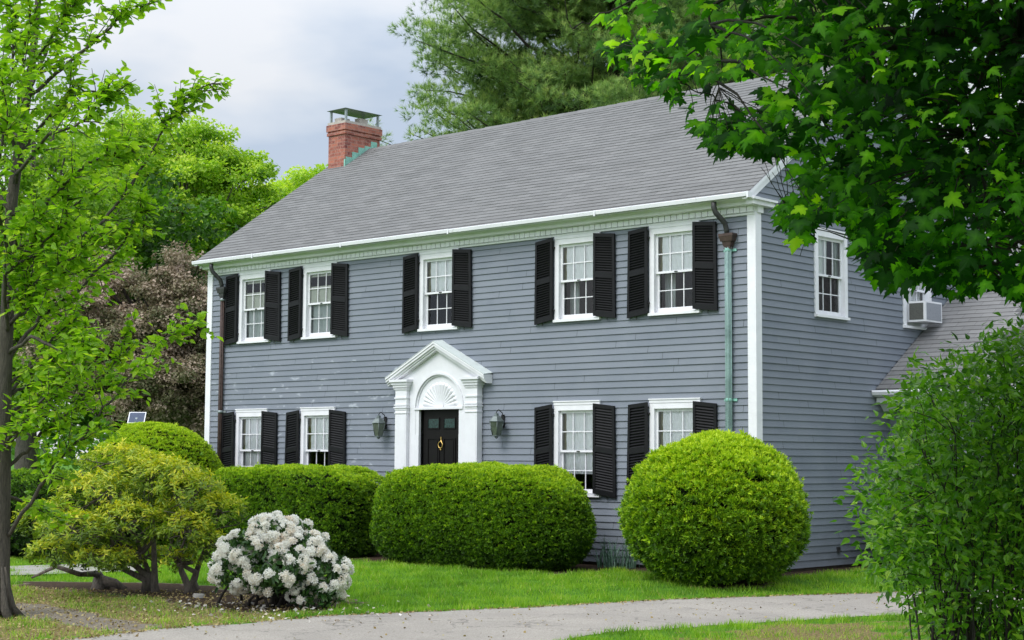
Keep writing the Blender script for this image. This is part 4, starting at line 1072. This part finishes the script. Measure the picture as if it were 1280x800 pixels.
# planar-ish sprays: leaves mostly face up/out with tips hanging
toL=-RR*.35-FF*.62
nr=unit(np.array([0,0,.9])+toL+rng.normal(size=(N,3))*.50)
upv=unit(off*3+rng.normal(size=(N,3))*.35)+np.array([0,0,-1.0])-RR*.25
lit_edge=np.clip(1-(c@RR-cen.min(0)@RR)/3.2,0,1)  # left-edge leaves tinted lighter, imitating light on the crown's open side
tn=.37+.14*rng.normal(size=N)+np.repeat(rng.normal(size=len(cen))*.13,per)+.62*np.repeat(lit_edge[::per] if len(lit_edge)!=len(cen)*per else lit_edge[::per],per)
pos=c+off
d_=pos-CAM; w_=d_@FF; u_=640+(d_@RR)/w_*FPX; v_=400-(d_@UU)/w_*FPX
keep=(v_<np.interp(u_,bx,np.array(by)+6))
keep&=~((u_<1000)&(v_>192)&(v_<246)); keep&=~((u_<972)&(v_>200)); keep&=~((u_>862)&(u_<948)&(v_>96)&(v_<148)&(rng.random(N)<.85))
keep&=~((u_>1018)&(u_<1054)&(v_>272)&(v_<420))
keep&=(v_<400)
pos=pos[keep]; nr=nr[keep]; upv=upv[keep]; tn=tn[keep]; u_=u_[keep]
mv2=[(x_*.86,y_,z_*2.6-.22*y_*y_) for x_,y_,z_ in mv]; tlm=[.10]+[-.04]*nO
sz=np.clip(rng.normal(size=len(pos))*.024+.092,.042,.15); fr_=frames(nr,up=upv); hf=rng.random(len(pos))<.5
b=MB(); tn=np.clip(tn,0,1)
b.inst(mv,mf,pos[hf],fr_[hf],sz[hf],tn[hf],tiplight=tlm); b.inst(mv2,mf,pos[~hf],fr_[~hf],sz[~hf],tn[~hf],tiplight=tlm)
# unseen higher crown, put in to shade the lower boughs
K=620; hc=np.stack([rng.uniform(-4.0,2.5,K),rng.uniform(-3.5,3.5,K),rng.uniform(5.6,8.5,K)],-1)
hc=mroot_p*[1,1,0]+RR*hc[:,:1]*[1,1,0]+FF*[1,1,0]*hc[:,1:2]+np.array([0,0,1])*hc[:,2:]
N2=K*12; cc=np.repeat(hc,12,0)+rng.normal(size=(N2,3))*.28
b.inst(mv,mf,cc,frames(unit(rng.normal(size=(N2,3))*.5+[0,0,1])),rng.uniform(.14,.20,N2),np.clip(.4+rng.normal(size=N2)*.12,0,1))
K=1100; hc=np.stack([rng.uniform(10.1,17,K),rng.uniform(-22,-11.8,K),rng.uniform(5.9,8.8,K)],-1)  # unseen crown over the camera, added and shaped to shade the maple
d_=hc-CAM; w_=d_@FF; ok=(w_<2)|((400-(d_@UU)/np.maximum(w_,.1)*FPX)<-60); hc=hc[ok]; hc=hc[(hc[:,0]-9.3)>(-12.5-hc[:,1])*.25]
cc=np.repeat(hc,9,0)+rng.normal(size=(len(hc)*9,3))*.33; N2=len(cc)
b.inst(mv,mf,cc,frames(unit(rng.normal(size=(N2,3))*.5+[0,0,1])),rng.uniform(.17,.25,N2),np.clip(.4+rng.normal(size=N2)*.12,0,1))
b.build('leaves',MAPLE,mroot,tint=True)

# ------------------------------------------------------------------ left roadside tree
ELM=leaf_mat('young_tree_leaves',[(0,(.04,.12,.008)),(.45,(.17,.33,.016)),(.8,(.33,.49,.03)),(1,(.52,.58,.07))],.5,.42)
rng=np.random.default_rng(101)
D0=18.4
tb=G(-4,771); root=empty('young_tree',tb,'young roadside tree with grey trunk and loose light green leaves at the left edge','tree')
b=MB()
tp=[tb,P(-2,720,D0),P(2,600,D0),P(6,500,D0),P(11,400,D0),P(17,250,D0+.1),P(30,160,D0+.1),P(42,80,D0+.2),P(50,0,D0+.2),P(60,-120,D0+.2),P(60,-260,D0+.2)]
tp=[q-RR*.02 for q in tp]; b.tube(tp,[.20,.145,.12,.09,.075,.065,.055,.045,.035,.025,.015],14)
for k in range(6): a_=k*1.05; b.tube([tb+np.array([.26*math.cos(a_),.26*math.sin(a_),-.03]),tb+np.array([.16*math.cos(a_),.16*math.sin(a_),.10]),tb+np.array([.07*math.cos(a_),.07*math.sin(a_),.55])],[.06,.05,.01],6)
LB=[[(5,590,0),(33,565,.1),(60,535,.2),(88,515,.2),(125,475,.3),(155,442,.3),(158,415,.3)],
    [(2,680,0),(45,615,-.3),(75,575,-.4),(100,550,-.5),(137,500,-.6),(175,457,-.7),(212,420,-.8),(246,398,-.8)],
    [(8,420,0),(5,342,-.5),(50,312,-.6),(82,275,-.7),(87,237,-.7),(95,205,-.7)],
    [(8,450,0),(50,397,.5),(107,355,.7),(150,310,.8),(165,280,.9),(185,262,.9)],
    [(14,340,0),(60,320,.3),(122,282,.6),(155,247,.8),(178,205,.9),(205,160,1.),(218,138,1.),(240,118,1.),(276,98,1.)],
    [(24,200,0),(37,175,.2),(70,132,.3),(95,107,.4),(125,118,.4),(152,128,.4)],
    [(20,230,0),(25,110,-.2),(55,60,-.4),(88,10,-.5),(110,-30,-.6)],
    [(20,230,0),(26,110,-.5),(37,12,-.6),(40,-60,-.6)],
    [(36,120,0),(90,75,.4),(130,40,.5),(160,10,.6),(190,4,.6)],
    [(12,380,0),(60,250,-1.),(110,205,-1.2),(150,190,-1.3),(160,175,-1.3)],
    [(10,440,0),(40,420,-.6),(80,440,-.7),(105,445,-.8),(112,430,-.8)],
    [(6,520,0),(40,500,.8),(70,470,.9),(95,440,.9)],[(12,380,0),(40,330,1.2),(90,330,1.4),(130,350,1.5)],
    [(17,270,0),(-40,180,.3),(-90,60,.5),(-110,-40,.6)],[(10,440,0),(-60,380,.2),(-120,300,.2)],
    [(20,220,0),(60,170,-1.5),(110,150,-1.6),(140,100,-1.6)],[(36,110,0),(70,40,.9),(100,-20,1.),(120,-60,1)],
    [(4,620,0),(40,630,.5),(60,640,.6),(75,650,.6)],[(11,400,0),(50,380,1.5),(85,400,1.7),(100,420,1.8)],[(24,200,0),(10,120,1.2),(20,50,1.3),(15,-20,1.3)],[(14,330,0),(-10,240,-1.2),(10,150,-1.4),(0,80,-1.4)]]
for k_ in range(18):
    y0=rng.uniform(60,600); x0=np.interp(y0,[0,250,400,600],[50,17,11,4]); x1=x0+rng.uniform(25,125)*(1 if rng.random()<.8 else -1); y1=y0-rng.uniform(20,110); dd_=rng.uniform(-1.4,1.4)
    LB.append([(x0,y0,0),((x0*.6+x1*.4),y0*.55+y1*.45-8,dd_*.6),(x1,y1,dd_)])
tips=[]; tdir=[]
for L_ in LB:
    q=np.array([P(x_,y_,D0+d_) for x_,y_,d_ in L_]); fine=[]
    for i in range(len(q)-1):
        for t in np.linspace(0,1,6)[:-1]: fine.append(q[i]+(q[i+1]-q[i])*t+rng.normal(size=3)*.012)
    fine.append(q[-1]); fine=np.array(fine); n=len(fine)
    b.tube(fine,np.linspace(.024,.005,n),6)
    seglen=np.linalg.norm(q[1:]-q[:-1],axis=1).sum()
    for k in range(int(seglen*12)):
        f=rng.uniform(.12,1)**.8; i=min(n-2,int(f*(n-1))); a_=fine[i]; fw=unit(fine[i+1]-fine[i])
        d_=unit(fw*.9+rng.normal(size=3)*.62+np.array([0,0,.12])); ln_=rng.uniform(.2,.62)*(1.15-.5*f)
        e_=a_+d_*ln_; cv=np.array(curve(a_,e_,(0,0,-.04),4,.02)); b.tube(cv,np.linspace(.008,.003,5),4)
        for j in range(int(ln_/.052)):
            t=(j+.6)/(ln_/.052); pt=a_+(e_-a_)*min(1,t); tips.append(pt); tdir.append(unit(d_*.7+np.cross(d_,[0,0,1])*(1 if j%2 else -1)*.9+np.array([0,0,-.45])))
    for i in range(n//3,n):
        tips.append(fine[i]); tdir.append(unit(rng.normal(size=3)+np.array([0,0,-.6])))
b.build('trunk',bark_mat('young_tree_bark',(.07,.06,.046),(1,1,.2),45),root)
tips=np.array(tips); tdir=np.array(tdir); tips=np.repeat(tips,2,0)+rng.normal(size=(len(tips)*2,3))*.03; tdir=unit(np.repeat(tdir,2,0)+rng.normal(size=(len(tdir)*2,3))*.35)
N=len(tips); nr=unit(np.array([0,0,1.])+rng.normal(size=(N,3))*.5)
b=MB(); LE=[(0,0,0),(.24,.22,.05),(.30,.48,.03),(.14,.80,-.05),(0,1.0,-.14),(-.14,.80,-.05),(-.30,.48,.03),(-.24,.22,.05)]
b.inst(LE,[(0,1,2,3),(0,3,4,4)][:1]+[(0,3,4,5),(0,5,6,7)],tips,frames(nr,up=tdir),rng.uniform(.07,.135,N),np.clip(.60+rng.normal(size=N)*.15,0,1))
b.build('leaves',ELM,root,tint=True)

# ------------------------------------------------------------------ right foreground bush
LIL=leaf_mat('lilac_leaves',[(0,(.012,.045,.006)),(.4,(.055,.155,.012)),(.75,(.17,.34,.02)),(1,(.36,.52,.05))],.4,.32,(1.3,1.8,.5),spec=.5)
rng=np.random.default_rng(111)
bb=P(1250,800,12.6); bb=np.array([bb[0],bb[1],0.]); root=empty('leafy_bush',bb,'tall loose green bush with many thin stems at the right edge','bush')
b=MB(); lx=[1066,1072,1080,1098,1085,1078,1070,1075,1100,1130,1165,1190,1215,1240,1280]
def inside(px,py):
    # outline of the bush as seen: left limit by height
    ly=[430,455,480,520,560,600,640,690,720,745,765,800]; lm=[1240,1175,1135,1108,1092,1070,1066,1078,1090,1105,1135,1145]
    if py<430: 
        return px>1245+ (430-py)*7
    return px>np.interp(py,ly,lm)
cen=[]; 
while len(cen)<1750:
    px=rng.uniform(1062,1560); py=rng.uniform(410,800); D=rng.uniform(11.4,14.0)
    if not inside(px-12,py): continue
    if py>700 and rng.random()<.18+.3*(px<1110): continue
    if abs(D-12.7)>.9 and px<1110: continue
    cen.append(P(px,py,D))
cen=np.array(cen)
stems=[]
for k in range(90):
    st=bb+RR*np.clip(rng.normal()*.42,-.62,1.2)+FF*[1,1,0]*rng.normal()*.35; st[2]=-.02; cand=cen[(np.abs((cen-st)@RR)<.65)&(((cen-bb)@RR)>-.85)&(cen[:,2]>1.1)]; e=cand[rng.integers(len(cand))].copy()
    cv=np.array(curve(st,e,(rng.normal()*.02,rng.normal()*.02,.03),8,.006)); b.tube(cv,np.linspace(rng.uniform(.006,.014),.003,9),6); stems.append(cv)
SP=np.concatenate(stems)
for q in cen[::2]:
    dd=np.linalg.norm(SP-q+np.array([0,0,.15]),axis=1); k=int(np.argmin(dd))
    if dd[k]<.9: b.tube(curve(SP[k],q,(0,0,.05),4,.03),np.linspace(.005,.002,5),4)
b.build('stems',BARKD,root)
b=MB(); per=20; N=len(cen)*per; c=np.repeat(cen,per,0); off=rng.normal(size=(N,3))*[.085,.085,.10]
nr=unit(rng.normal(size=(N,3))*.55+np.array([0,0,.75])-FF*.2); upv=unit(off+rng.normal(size=(N,3))*.05)+np.array([0,0,-.15])
tn=.63+rng.normal(size=N)*.14+np.repeat(rng.normal(size=len(cen))*.09,per)
LL=[(0,0,0),(.22,.12,.04),(.30,.34,.04),(.15,.70,0),(0,1.1,-.12),(-.15,.70,0),(-.30,.34,.04),(-.22,.12,.04)]
b.inst(LL,[(0,1,2,3),(0,3,4,5),(0,5,6,7)],c+off,frames(nr,up=upv),rng.uniform(.040,.088,N),np.clip(tn,0,1))
b.build('leaves',LIL,root,tint=True)

# ------------------------------------------------------------------ twisted andromeda shrubs (yellow-green)
PIE=leaf_mat('andromeda_leaves',[(0,(.02,.045,.006)),(.35,(.09,.15,.02)),(.62,(.27,.38,.03)),(1,(.64,.58,.035))],.3,.45)
WOOD=bark_mat('twisted_bark',(.12,.10,.085),(1,1,.4),25)
def andromeda(label,bases,blobs,seed,per=26,dens=60,lsz=.062):
    global rng; rng=np.random.default_rng(seed)
    o0=np.array(bases[0]); root=empty('twisted_shrub',(o0[0],o0[1],0),label,'shrub','twisted yellow-green shrubs on the left')
    b=MB(); ends=[]
    for (q,r) in blobs: ends.append(np.array(q))
    for k,(q,r) in enumerate(blobs):
        bs=np.array(bases[k%len(bases)])
        if k>=len(bases)+1:
            q0=np.array(blobs[k%(len(bases)+1)][0]); s0=bs*.45+q0*.55; s0[2]=bs[2]+(q0[2]-bs[2])*.5; b.tube(curve(s0,q,(rng.normal()*.08,rng.normal()*.08,-.08),6,.03),np.linspace(.032,.01,7),6); m2=(s0+np.array(q))/2
            for j in range(14):
                e=np.array(q)+unit(rng.normal(size=3))*np.array(r)*rng.uniform(.6,1); b.tube(curve(m2 if j%2 else q,e,(rng.normal()*.1,rng.normal()*.1,.05),4,.04),np.linspace(.011,.004,5),4)
            continue
        d=np.array(q)-bs
        mid=bs+d*np.array([.25,.25,.35])+rng.normal(size=3)*[.12,.12,.05]; m2=bs+d*np.array([.6,.6,.7])+rng.normal(size=3)*.1
        b.tube([bs-[0,0,.05],bs+[0,0,.12]+rng.normal(size=3)*.04,mid,m2,np.array(q)],[.07,.05,.036,.024,.01],7)
        for j in range(16):
            e=np.array(q)+unit(rng.normal(size=3))*np.array(r)*rng.uniform(.6,1); b.tube(curve(m2 if j%2 else q,e,(rng.normal()*.1,rng.normal()*.1,.05),4,.04),np.linspace(.012,.004,5),4)
    b.build('branches',WOOD,root)
    cen=[];nn=[]
    for (q,r) in blobs:
        r=np.array(r)*.9; k=int(dens*(r[0]*r[1]+r[0]*r[2]+r[1]*r[2])/ .35/3*3); d=unit(rng.normal(size=(k,3))+np.array([0,0,.45])); s=rng.uniform(.72,1.03,(k,1)); cen.append(np.array(q)+d*r*s); nn.append(d)
    cen=np.concatenate(cen); nn=np.concatenate(nn)
    # rosettes of narrow leaves
    N=len(cen)*per//2; c=np.repeat(cen,per//2,0); ax=np.repeat(unit(nn*.6+np.array([0,0,.8])+rng.normal(size=nn.shape)*.35),per//2,0)
    d=unit(ax*.55+rng.normal(size=(N,3))*.75); nr=unit(ax+rng.normal(size=(N,3))*.35)
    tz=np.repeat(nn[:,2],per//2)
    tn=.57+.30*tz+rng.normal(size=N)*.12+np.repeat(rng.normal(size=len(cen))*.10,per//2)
    b=MB(); tv=[(0,0,0),(.15,.45,.03),(0,1,-.08),(-.15,.45,.03)]
    b.inst(tv,[(0,1,2,3)],c+rng.normal(size=(N,3))*.02,frames(nr,up=d),rng.uniform(.7,1.3,N)*lsz*1.25,np.clip(tn,0,1),tiplight=[-.12,0,.08,0])
    b.build('foliage',PIE,root,tint=True); return root
DS=21.3
bA=[G(182,740),G(195,741),G(188,739)]
blA=[(P(120,625,DS+.3),(.75,.6,.42)),(P(190,600,DS+.5),(.70,.6,.40)),(P(160,655,DS-.2),(.55,.5,.35)),(P(95,665,DS-.4),(.62,.5,.30)),(P(150,580,DS+1),(.75,.6,.30)),(P(70,690,DS-.5),(.50,.45,.20)),(P(215,650,DS),(.35,.35,.30)),(P(118,700,DS-.6),(.45,.4,.16)),(P(60,650,DS+.6),(.55,.5,.3)),(P(150,700,DS-.2),(.35,.35,.16)),(P(185,695,DS+.4),(.3,.3,.2))]
andromeda('wide twisted shrub with olive and yellow leaves on two crooked trunks',bA,blA,121,dens=92)
bB=[G(236,742),G(246,738)]
blB=[(P(240,620,DS-.1),(.55,.5,.38)),(P(275,640,DS-.2),(.38,.4,.28)),(P(235,665,DS-.5),(.40,.4,.30)),(P(215,595,DS+.3),(.5,.5,.25)),(P(262,680,DS-.5),(.30,.3,.22)),(P(225,700,DS-.4),(.22,.3,.15))]
andromeda('smaller twisted yellow-topped shrub just left of the white rhododendron',bB,blB,122,dens=92)
# low stump with sprawling limb
t=empty('tree_stump',G(125,735),'short knobbly grey stump on the leaf litter under the twisted shrub','stump')
b=MB(); g0=G(125,736); rng=np.random.default_rng(5)
b.tube([g0+[0,0,-.04],g0+[0,0,.06],g0+[-.03,0,.14],g0+[-.1,.05,.2]],[.14,.11,.08,.04],10); b.tube([g0+[.02,0,.1],g0+[.18,.12,.08],g0+[.32,.2,.0]],[.09,.06,.03],8)
b.tube([g0+[-.05,0,.2],P(100,718,21.3),P(70,708,21.3),P(40,722,21.5)],[.05,.035,.03,.015],6)
b.build('stump_wood',WOOD,t)

# ------------------------------------------------------------------ white rhododendron
rng=np.random.default_rng(131)
rb=G(345,757); root=empty('rhododendron',rb,'rounded rhododendron covered in white flower clusters beside the driveway','flowering shrub')
RL=leaf_mat('rhododendron_leaves',[(0,(.012,.035,.010)),(.5,(.035,.10,.018)),(1,(.10,.19,.03))],.2,.35,(1,1.3,.5),spec=.5)
FL=leaf_mat('white_petals',[(0,(.78,.55,.38)),(.2,(.90,.80,.66)),(.45,(.95,.92,.84)),(1,(.97,.96,.91))],.5,.6,(1,1,1))
DR=19.6
# heads placed over a lopsided dome
heads=[]; nh=[]
mass=[((P(348,668,DS-1.6)),(.36,.4,.20)),((P(318,690,DR)),(.42,.4,.24)),((P(375,692,DR)),(.40,.4,.26)),((P(400,718,DR-.1)),(.32,.35,.26)),((P(300,712,DR-.1)),(.33,.35,.22)),((P(350,712,DR-.3)),(.40,.35,.28)),((P(395,742,DR-.2)),(.30,.3,.14))]
for (q,r),k in zip(mass,(40,58,56,50,40,32,16)):
    d=unit(rng.normal(size=(k*2,3))+np.array([0,0,.35])-FF*.25)[:k]; heads.append(np.array(q)+d*np.array(r)); nh.append(d)
heads=np.concatenate(heads); nh=np.concatenate(nh)
keep=heads[:,2]>.12; heads=heads[keep]; nh=nh[keep]
b=MB()
for k in range(26):
    e=heads[rng.integers(len(heads))]; s_=rb+rng.normal(size=3)*[.22,.22,0]; s_[2]=0; b.tube(curve(s_,e,(0,0,.02),5,.03),np.linspace(.022,.006,6),5)
b.build('branches',BARKD,root)
b=MB(); per=16; cen=heads-nh*.05; N=len(cen)*per; c=np.repeat(cen,per,0); n_=np.repeat(nh,per,0)
rad=unit(np.cross(n_,rng.normal(size=(N,3)))); d=unit(rad+n_*.1); nr=unit(n_+rng.normal(size=(N,3))*.4)
b.inst([(0,0,0),(.15,.3,.02),(.14,.7,0),(0,1,-.05),(-.14,.7,0),(-.15,.3,.02)],[(0,1,2,3),(0,3,4,5)],c+rad*.03,frames(nr,up=d),rng.uniform(.08,.13,N),np.clip(.5+rng.normal(size=N)*.2,0,1))
K=300; q=rng.integers(len(mass),size=K); cc=np.array([mass[i][0]+unit(rng.normal(size=3))*np.array(mass[i][1])*.8 for i in q]); cc[:,2]=np.maximum(cc[:,2],.1); c=np.repeat(cc,9,0); N=len(c)
b.inst([(0,0,0),(.15,.3,.02),(.14,.7,0),(0,1,-.05),(-.14,.7,0),(-.15,.3,.02)],[(0,1,2,3),(0,3,4,5)],c+rng.normal(size=(N,3))*.04,frames(unit(rng.normal(size=(N,3))*.6+[0,0,.7])),rng.uniform(.07,.12,N),np.clip(.4+rng.normal(size=N)*.2,0,1))
b.build('foliage',RL,root,tint=True)
b=MB(); per=24; N=len(heads)*per; hs=rng.uniform(.05,.078,len(heads))
c=np.repeat(heads,per,0); n_=np.repeat(nh,per,0); d=unit(n_*.85+rng.normal(size=(N,3))*.62+np.array([0,0,.15])); fc=c+d*np.repeat(hs,per)[:,None]*rng.uniform(.88,1.05,(N,1))
# a floret = five petals flaring
V=[];F=[];tl=[]
for k in range(5):
    a=k*2*PI/5; ca,sa=math.cos(a),math.sin(a); n0=len(V)
    for (r_,s_,h_) in ((.0,.0,-.35),(.55,.34,.12),(1.0,.12,.25),(1.0,-.12,.22),(.55,-.34,.12)): V.append((r_*ca-s_*sa,r_*sa+s_*ca,h_))
    F.append((n0,n0+1,n0+2,n0+3,n0+4)); tl+=[-.35,0,.1,.1,0]
bt=np.clip(.62+np.repeat(rng.normal(size=len(heads))*.14,per)+rng.normal(size=N)*.12,0,1)
b.inst(V,F,fc,frames(unit(d+rng.normal(size=(N,3))*.3)),rng.uniform(.024,.036,N),bt,tiplight=tl)
b.build('blossoms',FL,root,tint=True)

# iris clump by the wall, low leafy plants
rng=np.random.default_rng(141)
IRIS=leaf_mat('iris_leaves',[(0,(.04,.10,.06)),(.5,(.12,.22,.15)),(1,(.30,.42,.32))],.25,.45,(1,1.2,.8))
for (px,py,n,h,lab) in ((762,711,46,.52,'clump of blue-green strap leaves against the wall between the hedge and the globe yew'),(786,712,30,.55,'taller strap-leaved clump touching the globe yew')):
    g0=G(px,py,.08); t=empty('strap_leaf_plant',g0,lab,'plant','strap-leaved plants by the wall'); b=MB()
    for k in range(n):
        az=rng.uniform(0,2*PI); L=h*rng.uniform(.5,1.1); rch=rng.uniform(.05,.55)*L; w=.011; s_=g0+np.array([rng.normal()*.10,rng.normal()*.07,0]); pr=np.array([-math.sin(az),math.cos(az),0])*w
        P_=[s_+np.array([math.cos(az)*rch*f**1.8,math.sin(az)*rch*f**1.8,L*(f-.28*f**3*rch/L)]) for f in np.linspace(0,1,6)]
        V=[]; 
        for i,q in enumerate(P_): ww=pr*(1-(i/5)**2*.9); V+=[q-ww,q+ww]
        b.raw(V,[(2*i,2*i+1,2*i+3,2*i+2) for i in range(5)],0,float(np.clip(rng.normal()*.2+.5,0,1)))
    b.build('leaves',IRIS,t,tint=True)
# step stones by the doorway walk
def stone(name,label,c,rx,ry,h,seed,cat='stone',mat=STONE):
    r=np.random.default_rng(seed); b=MB(); prof=[]; K=14; V=[];F=[]
    rad=1+r.normal(size=K)*.07
    for (s,z) in ((1,-.02),(1.0,h*.6),(.9,h),(.0,h)):
        for k in range(K): a=2*PI*k/K; V.append((c[0]+rx*s*rad[k]*math.cos(a),c[1]+ry*s*rad[k]*math.sin(a),c[2]+z))
    for i in range(3):
        for k in range(K): F.append((i*K+k,i*K+(k+1)%K,(i+1)*K+(k+1)%K,(i+1)*K+k))
    b.raw(V,F,smooth=True); o=b.build(name,mat); return tag(o,label,cat)
stone('step_stone','flat pale step stone between the two front hedges',G(449,691,.08),.30,.22,.06,3)
stone('garden_stone','small pale stone lying left of the white rhododendron',G(248,747),.09,.06,.05,4)

# solar panel lamp on a post, far left
sp=P(171,522,38); t=empty('solar_light',(sp[0],sp[1],0),'small tilted solar panel on a post behind the dome yew','solar panel')
b=MB(); b.tube([(sp[0],sp[1],0),(sp[0],sp[1],sp[2])],.04,8); b.build('post',METAL,t)
def tl_(v):
    v=np.array(v,dtype=float); a=.9; v2=v.copy(); v2[:,1]=v[:,1]*math.cos(a)-v[:,2]*math.sin(a); v2[:,2]=v[:,1]*math.sin(a)+v[:,2]*math.cos(a)
    c_,s_=math.cos(YAW),math.sin(YAW); x_=v2[:,0]*c_-v2[:,1]*s_; y_=v2[:,0]*s_+v2[:,1]*c_; v2[:,0]=x_; v2[:,1]=y_; return v2+sp
b=MB(); b.box(-.20,.20,-.17,.17,-.02,.0,0,tl_); b.build('panel_frame',WHITE,t)
b=MB(); b.box(-.175,.175,-.145,.145,.001,.006,0,tl_); b.build('panel_cell',simple('solar_cell',(.05,.07,.12),.3,.2,20),t)
# dark board fence piece far left
fp=P(160,560,44); t=empty('board_fence',(fp[0],fp[1],0),'grey board fence glimpsed behind the dome yew','fence')
b=MB()
for k in range(14):
    q=fp+RR*(k-7)*.16; b.box(-.07,.07,-.012,.012,0,1.7,0,lambda v,q=q: v@np.array([[math.cos(YAW),math.sin(YAW),0],[-math.sin(YAW),math.cos(YAW),0],[0,0,1]])+np.array([q[0],q[1],0]))
b.build('boards',simple('grey_fence_boards',(.10,.11,.11),.8,.3,4),t)

# ------------------------------------------------------------------ light, sky, camera
SE,SA=math.radians(50),math.radians(188)   # elevation; azimuth of the sun measured clockwise from +y
sun=bpy.data.lights.new('sun','SUN'); sun.energy=2.0; sun.angle=math.radians(24); sun.color=(1,.965,.92)
so=bpy.data.objects.new('sun',sun); C.objects.link(so)
sd=Vector((math.sin(SA)*math.cos(SE),math.cos(SA)*math.cos(SE),math.sin(SE)))
so.rotation_euler=sd.to_track_quat('Z','Y').to_euler(); so.location=(0,0,30)
w=bpy.data.worlds.new('World'); bpy.context.scene.world=w; w.use_nodes=True; nt=w.node_tree; nt.nodes.clear()
out=nt.nodes.new('ShaderNodeOutputWorld'); sky=nt.nodes.new('ShaderNodeTexSky'); sky.sky_type='NISHITA'; sky.sun_disc=False
sky.sun_elevation=SE; sky.sun_rotation=SA; sky.air_density=1.2; sky.dust_density=2.0
bg1=nt.nodes.new('ShaderNodeBackground'); bg1.inputs[1].default_value=.12; nt.links.new(sky.outputs[0],bg1.inputs[0])
bg2=nt.nodes.new('ShaderNodeBackground'); bg2.inputs[1].default_value=1.12
tc=nt.nodes.new('ShaderNodeTexCoord'); mp=nt.nodes.new('ShaderNodeMapping'); mp.inputs['Scale'].default_value=(1,1,2.4); mp.inputs['Location'].default_value=(.35,.1,.2); nt.links.new(tc.outputs['Generated'],mp.inputs[0])
n1=nt.nodes.new('ShaderNodeTexNoise'); n1.inputs['Scale'].default_value=4.2; n1.inputs['Detail'].default_value=5; n1.inputs['Roughness'].default_value=.5; nt.links.new(mp.outputs[0],n1.inputs['Vector'])
r=nt.nodes.new('ShaderNodeValToRGB'); e=r.color_ramp.elements; e[0].position=.40; e[0].color=(.53,.62,.76,1); e[1].position=.60; e[1].color=(.85,.87,.91,1); q=e.new(.5); q.color=(.70,.76,.85,1)
nt.links.new(n1.outputs['Fac'],r.inputs[0]); nt.links.new(r.outputs[0],bg2.inputs[0])
# an overcast sky is brighter overhead than near the horizon
sp_=nt.nodes.new('ShaderNodeSeparateXYZ'); nt.links.new(tc.outputs['Generated'],sp_.inputs[0])
mr=nt.nodes.new('ShaderNodeMapRange'); mr.inputs[1].default_value=.22; mr.inputs[2].default_value=.75; mr.inputs[3].default_value=1.06; mr.inputs[4].default_value=2.1; nt.links.new(sp_.outputs[2],mr.inputs[0]); 
dt=nt.nodes.new('ShaderNodeVectorMath'); dt.operation='DOT_PRODUCT'; dt.inputs[1].default_value=(.18,-.98,0.); nt.links.new(tc.outputs['Generated'],dt.inputs[0])
m2=nt.nodes.new('ShaderNodeMapRange'); m2.inputs[1].default_value=0; m2.inputs[2].default_value=1; m2.inputs[3].default_value=1.0; m2.inputs[4].default_value=2.0; nt.links.new(dt.outputs['Value'],m2.inputs[0])
m3=nt.nodes.new('ShaderNodeMath'); m3.operation='MULTIPLY'; nt.links.new(mr.outputs[0],m3.inputs[0]); nt.links.new(m2.outputs[0],m3.inputs[1]); nt.links.new(m3.outputs[0],bg2.inputs[1])
mxs=nt.nodes.new('ShaderNodeMixShader'); mxs.inputs[0].default_value=.88
nt.links.new(bg1.outputs[0],mxs.inputs[1]); nt.links.new(bg2.outputs[0],mxs.inputs[2]); nt.links.new(mxs.outputs[0],out.inputs[0])

cam=bpy.data.cameras.new('camera'); cam.sensor_fit='HORIZONTAL'; cam.sensor_width=36; cam.lens=FPX/1280*36; cam.clip_end=2000; cam.clip_start=.1
co=bpy.data.objects.new('camera',cam); C.objects.link(co)
Rm=Matrix(((RR[0],UU[0],-FF[0],CAM[0]),(RR[1],UU[1],-FF[1],CAM[1]),(RR[2],UU[2],-FF[2],CAM[2]),(0,0,0,1)))
co.matrix_world=Rm
sc=bpy.context.scene; sc.camera=co
sc.view_settings.view_transform='Standard'; sc.view_settings.look='None'; sc.view_settings.exposure=0
sc.render.engine='CYCLES'
try: sc.cycles.max_bounces=8; sc.cycles.transparent_max_bounces=12
except Exception: pass
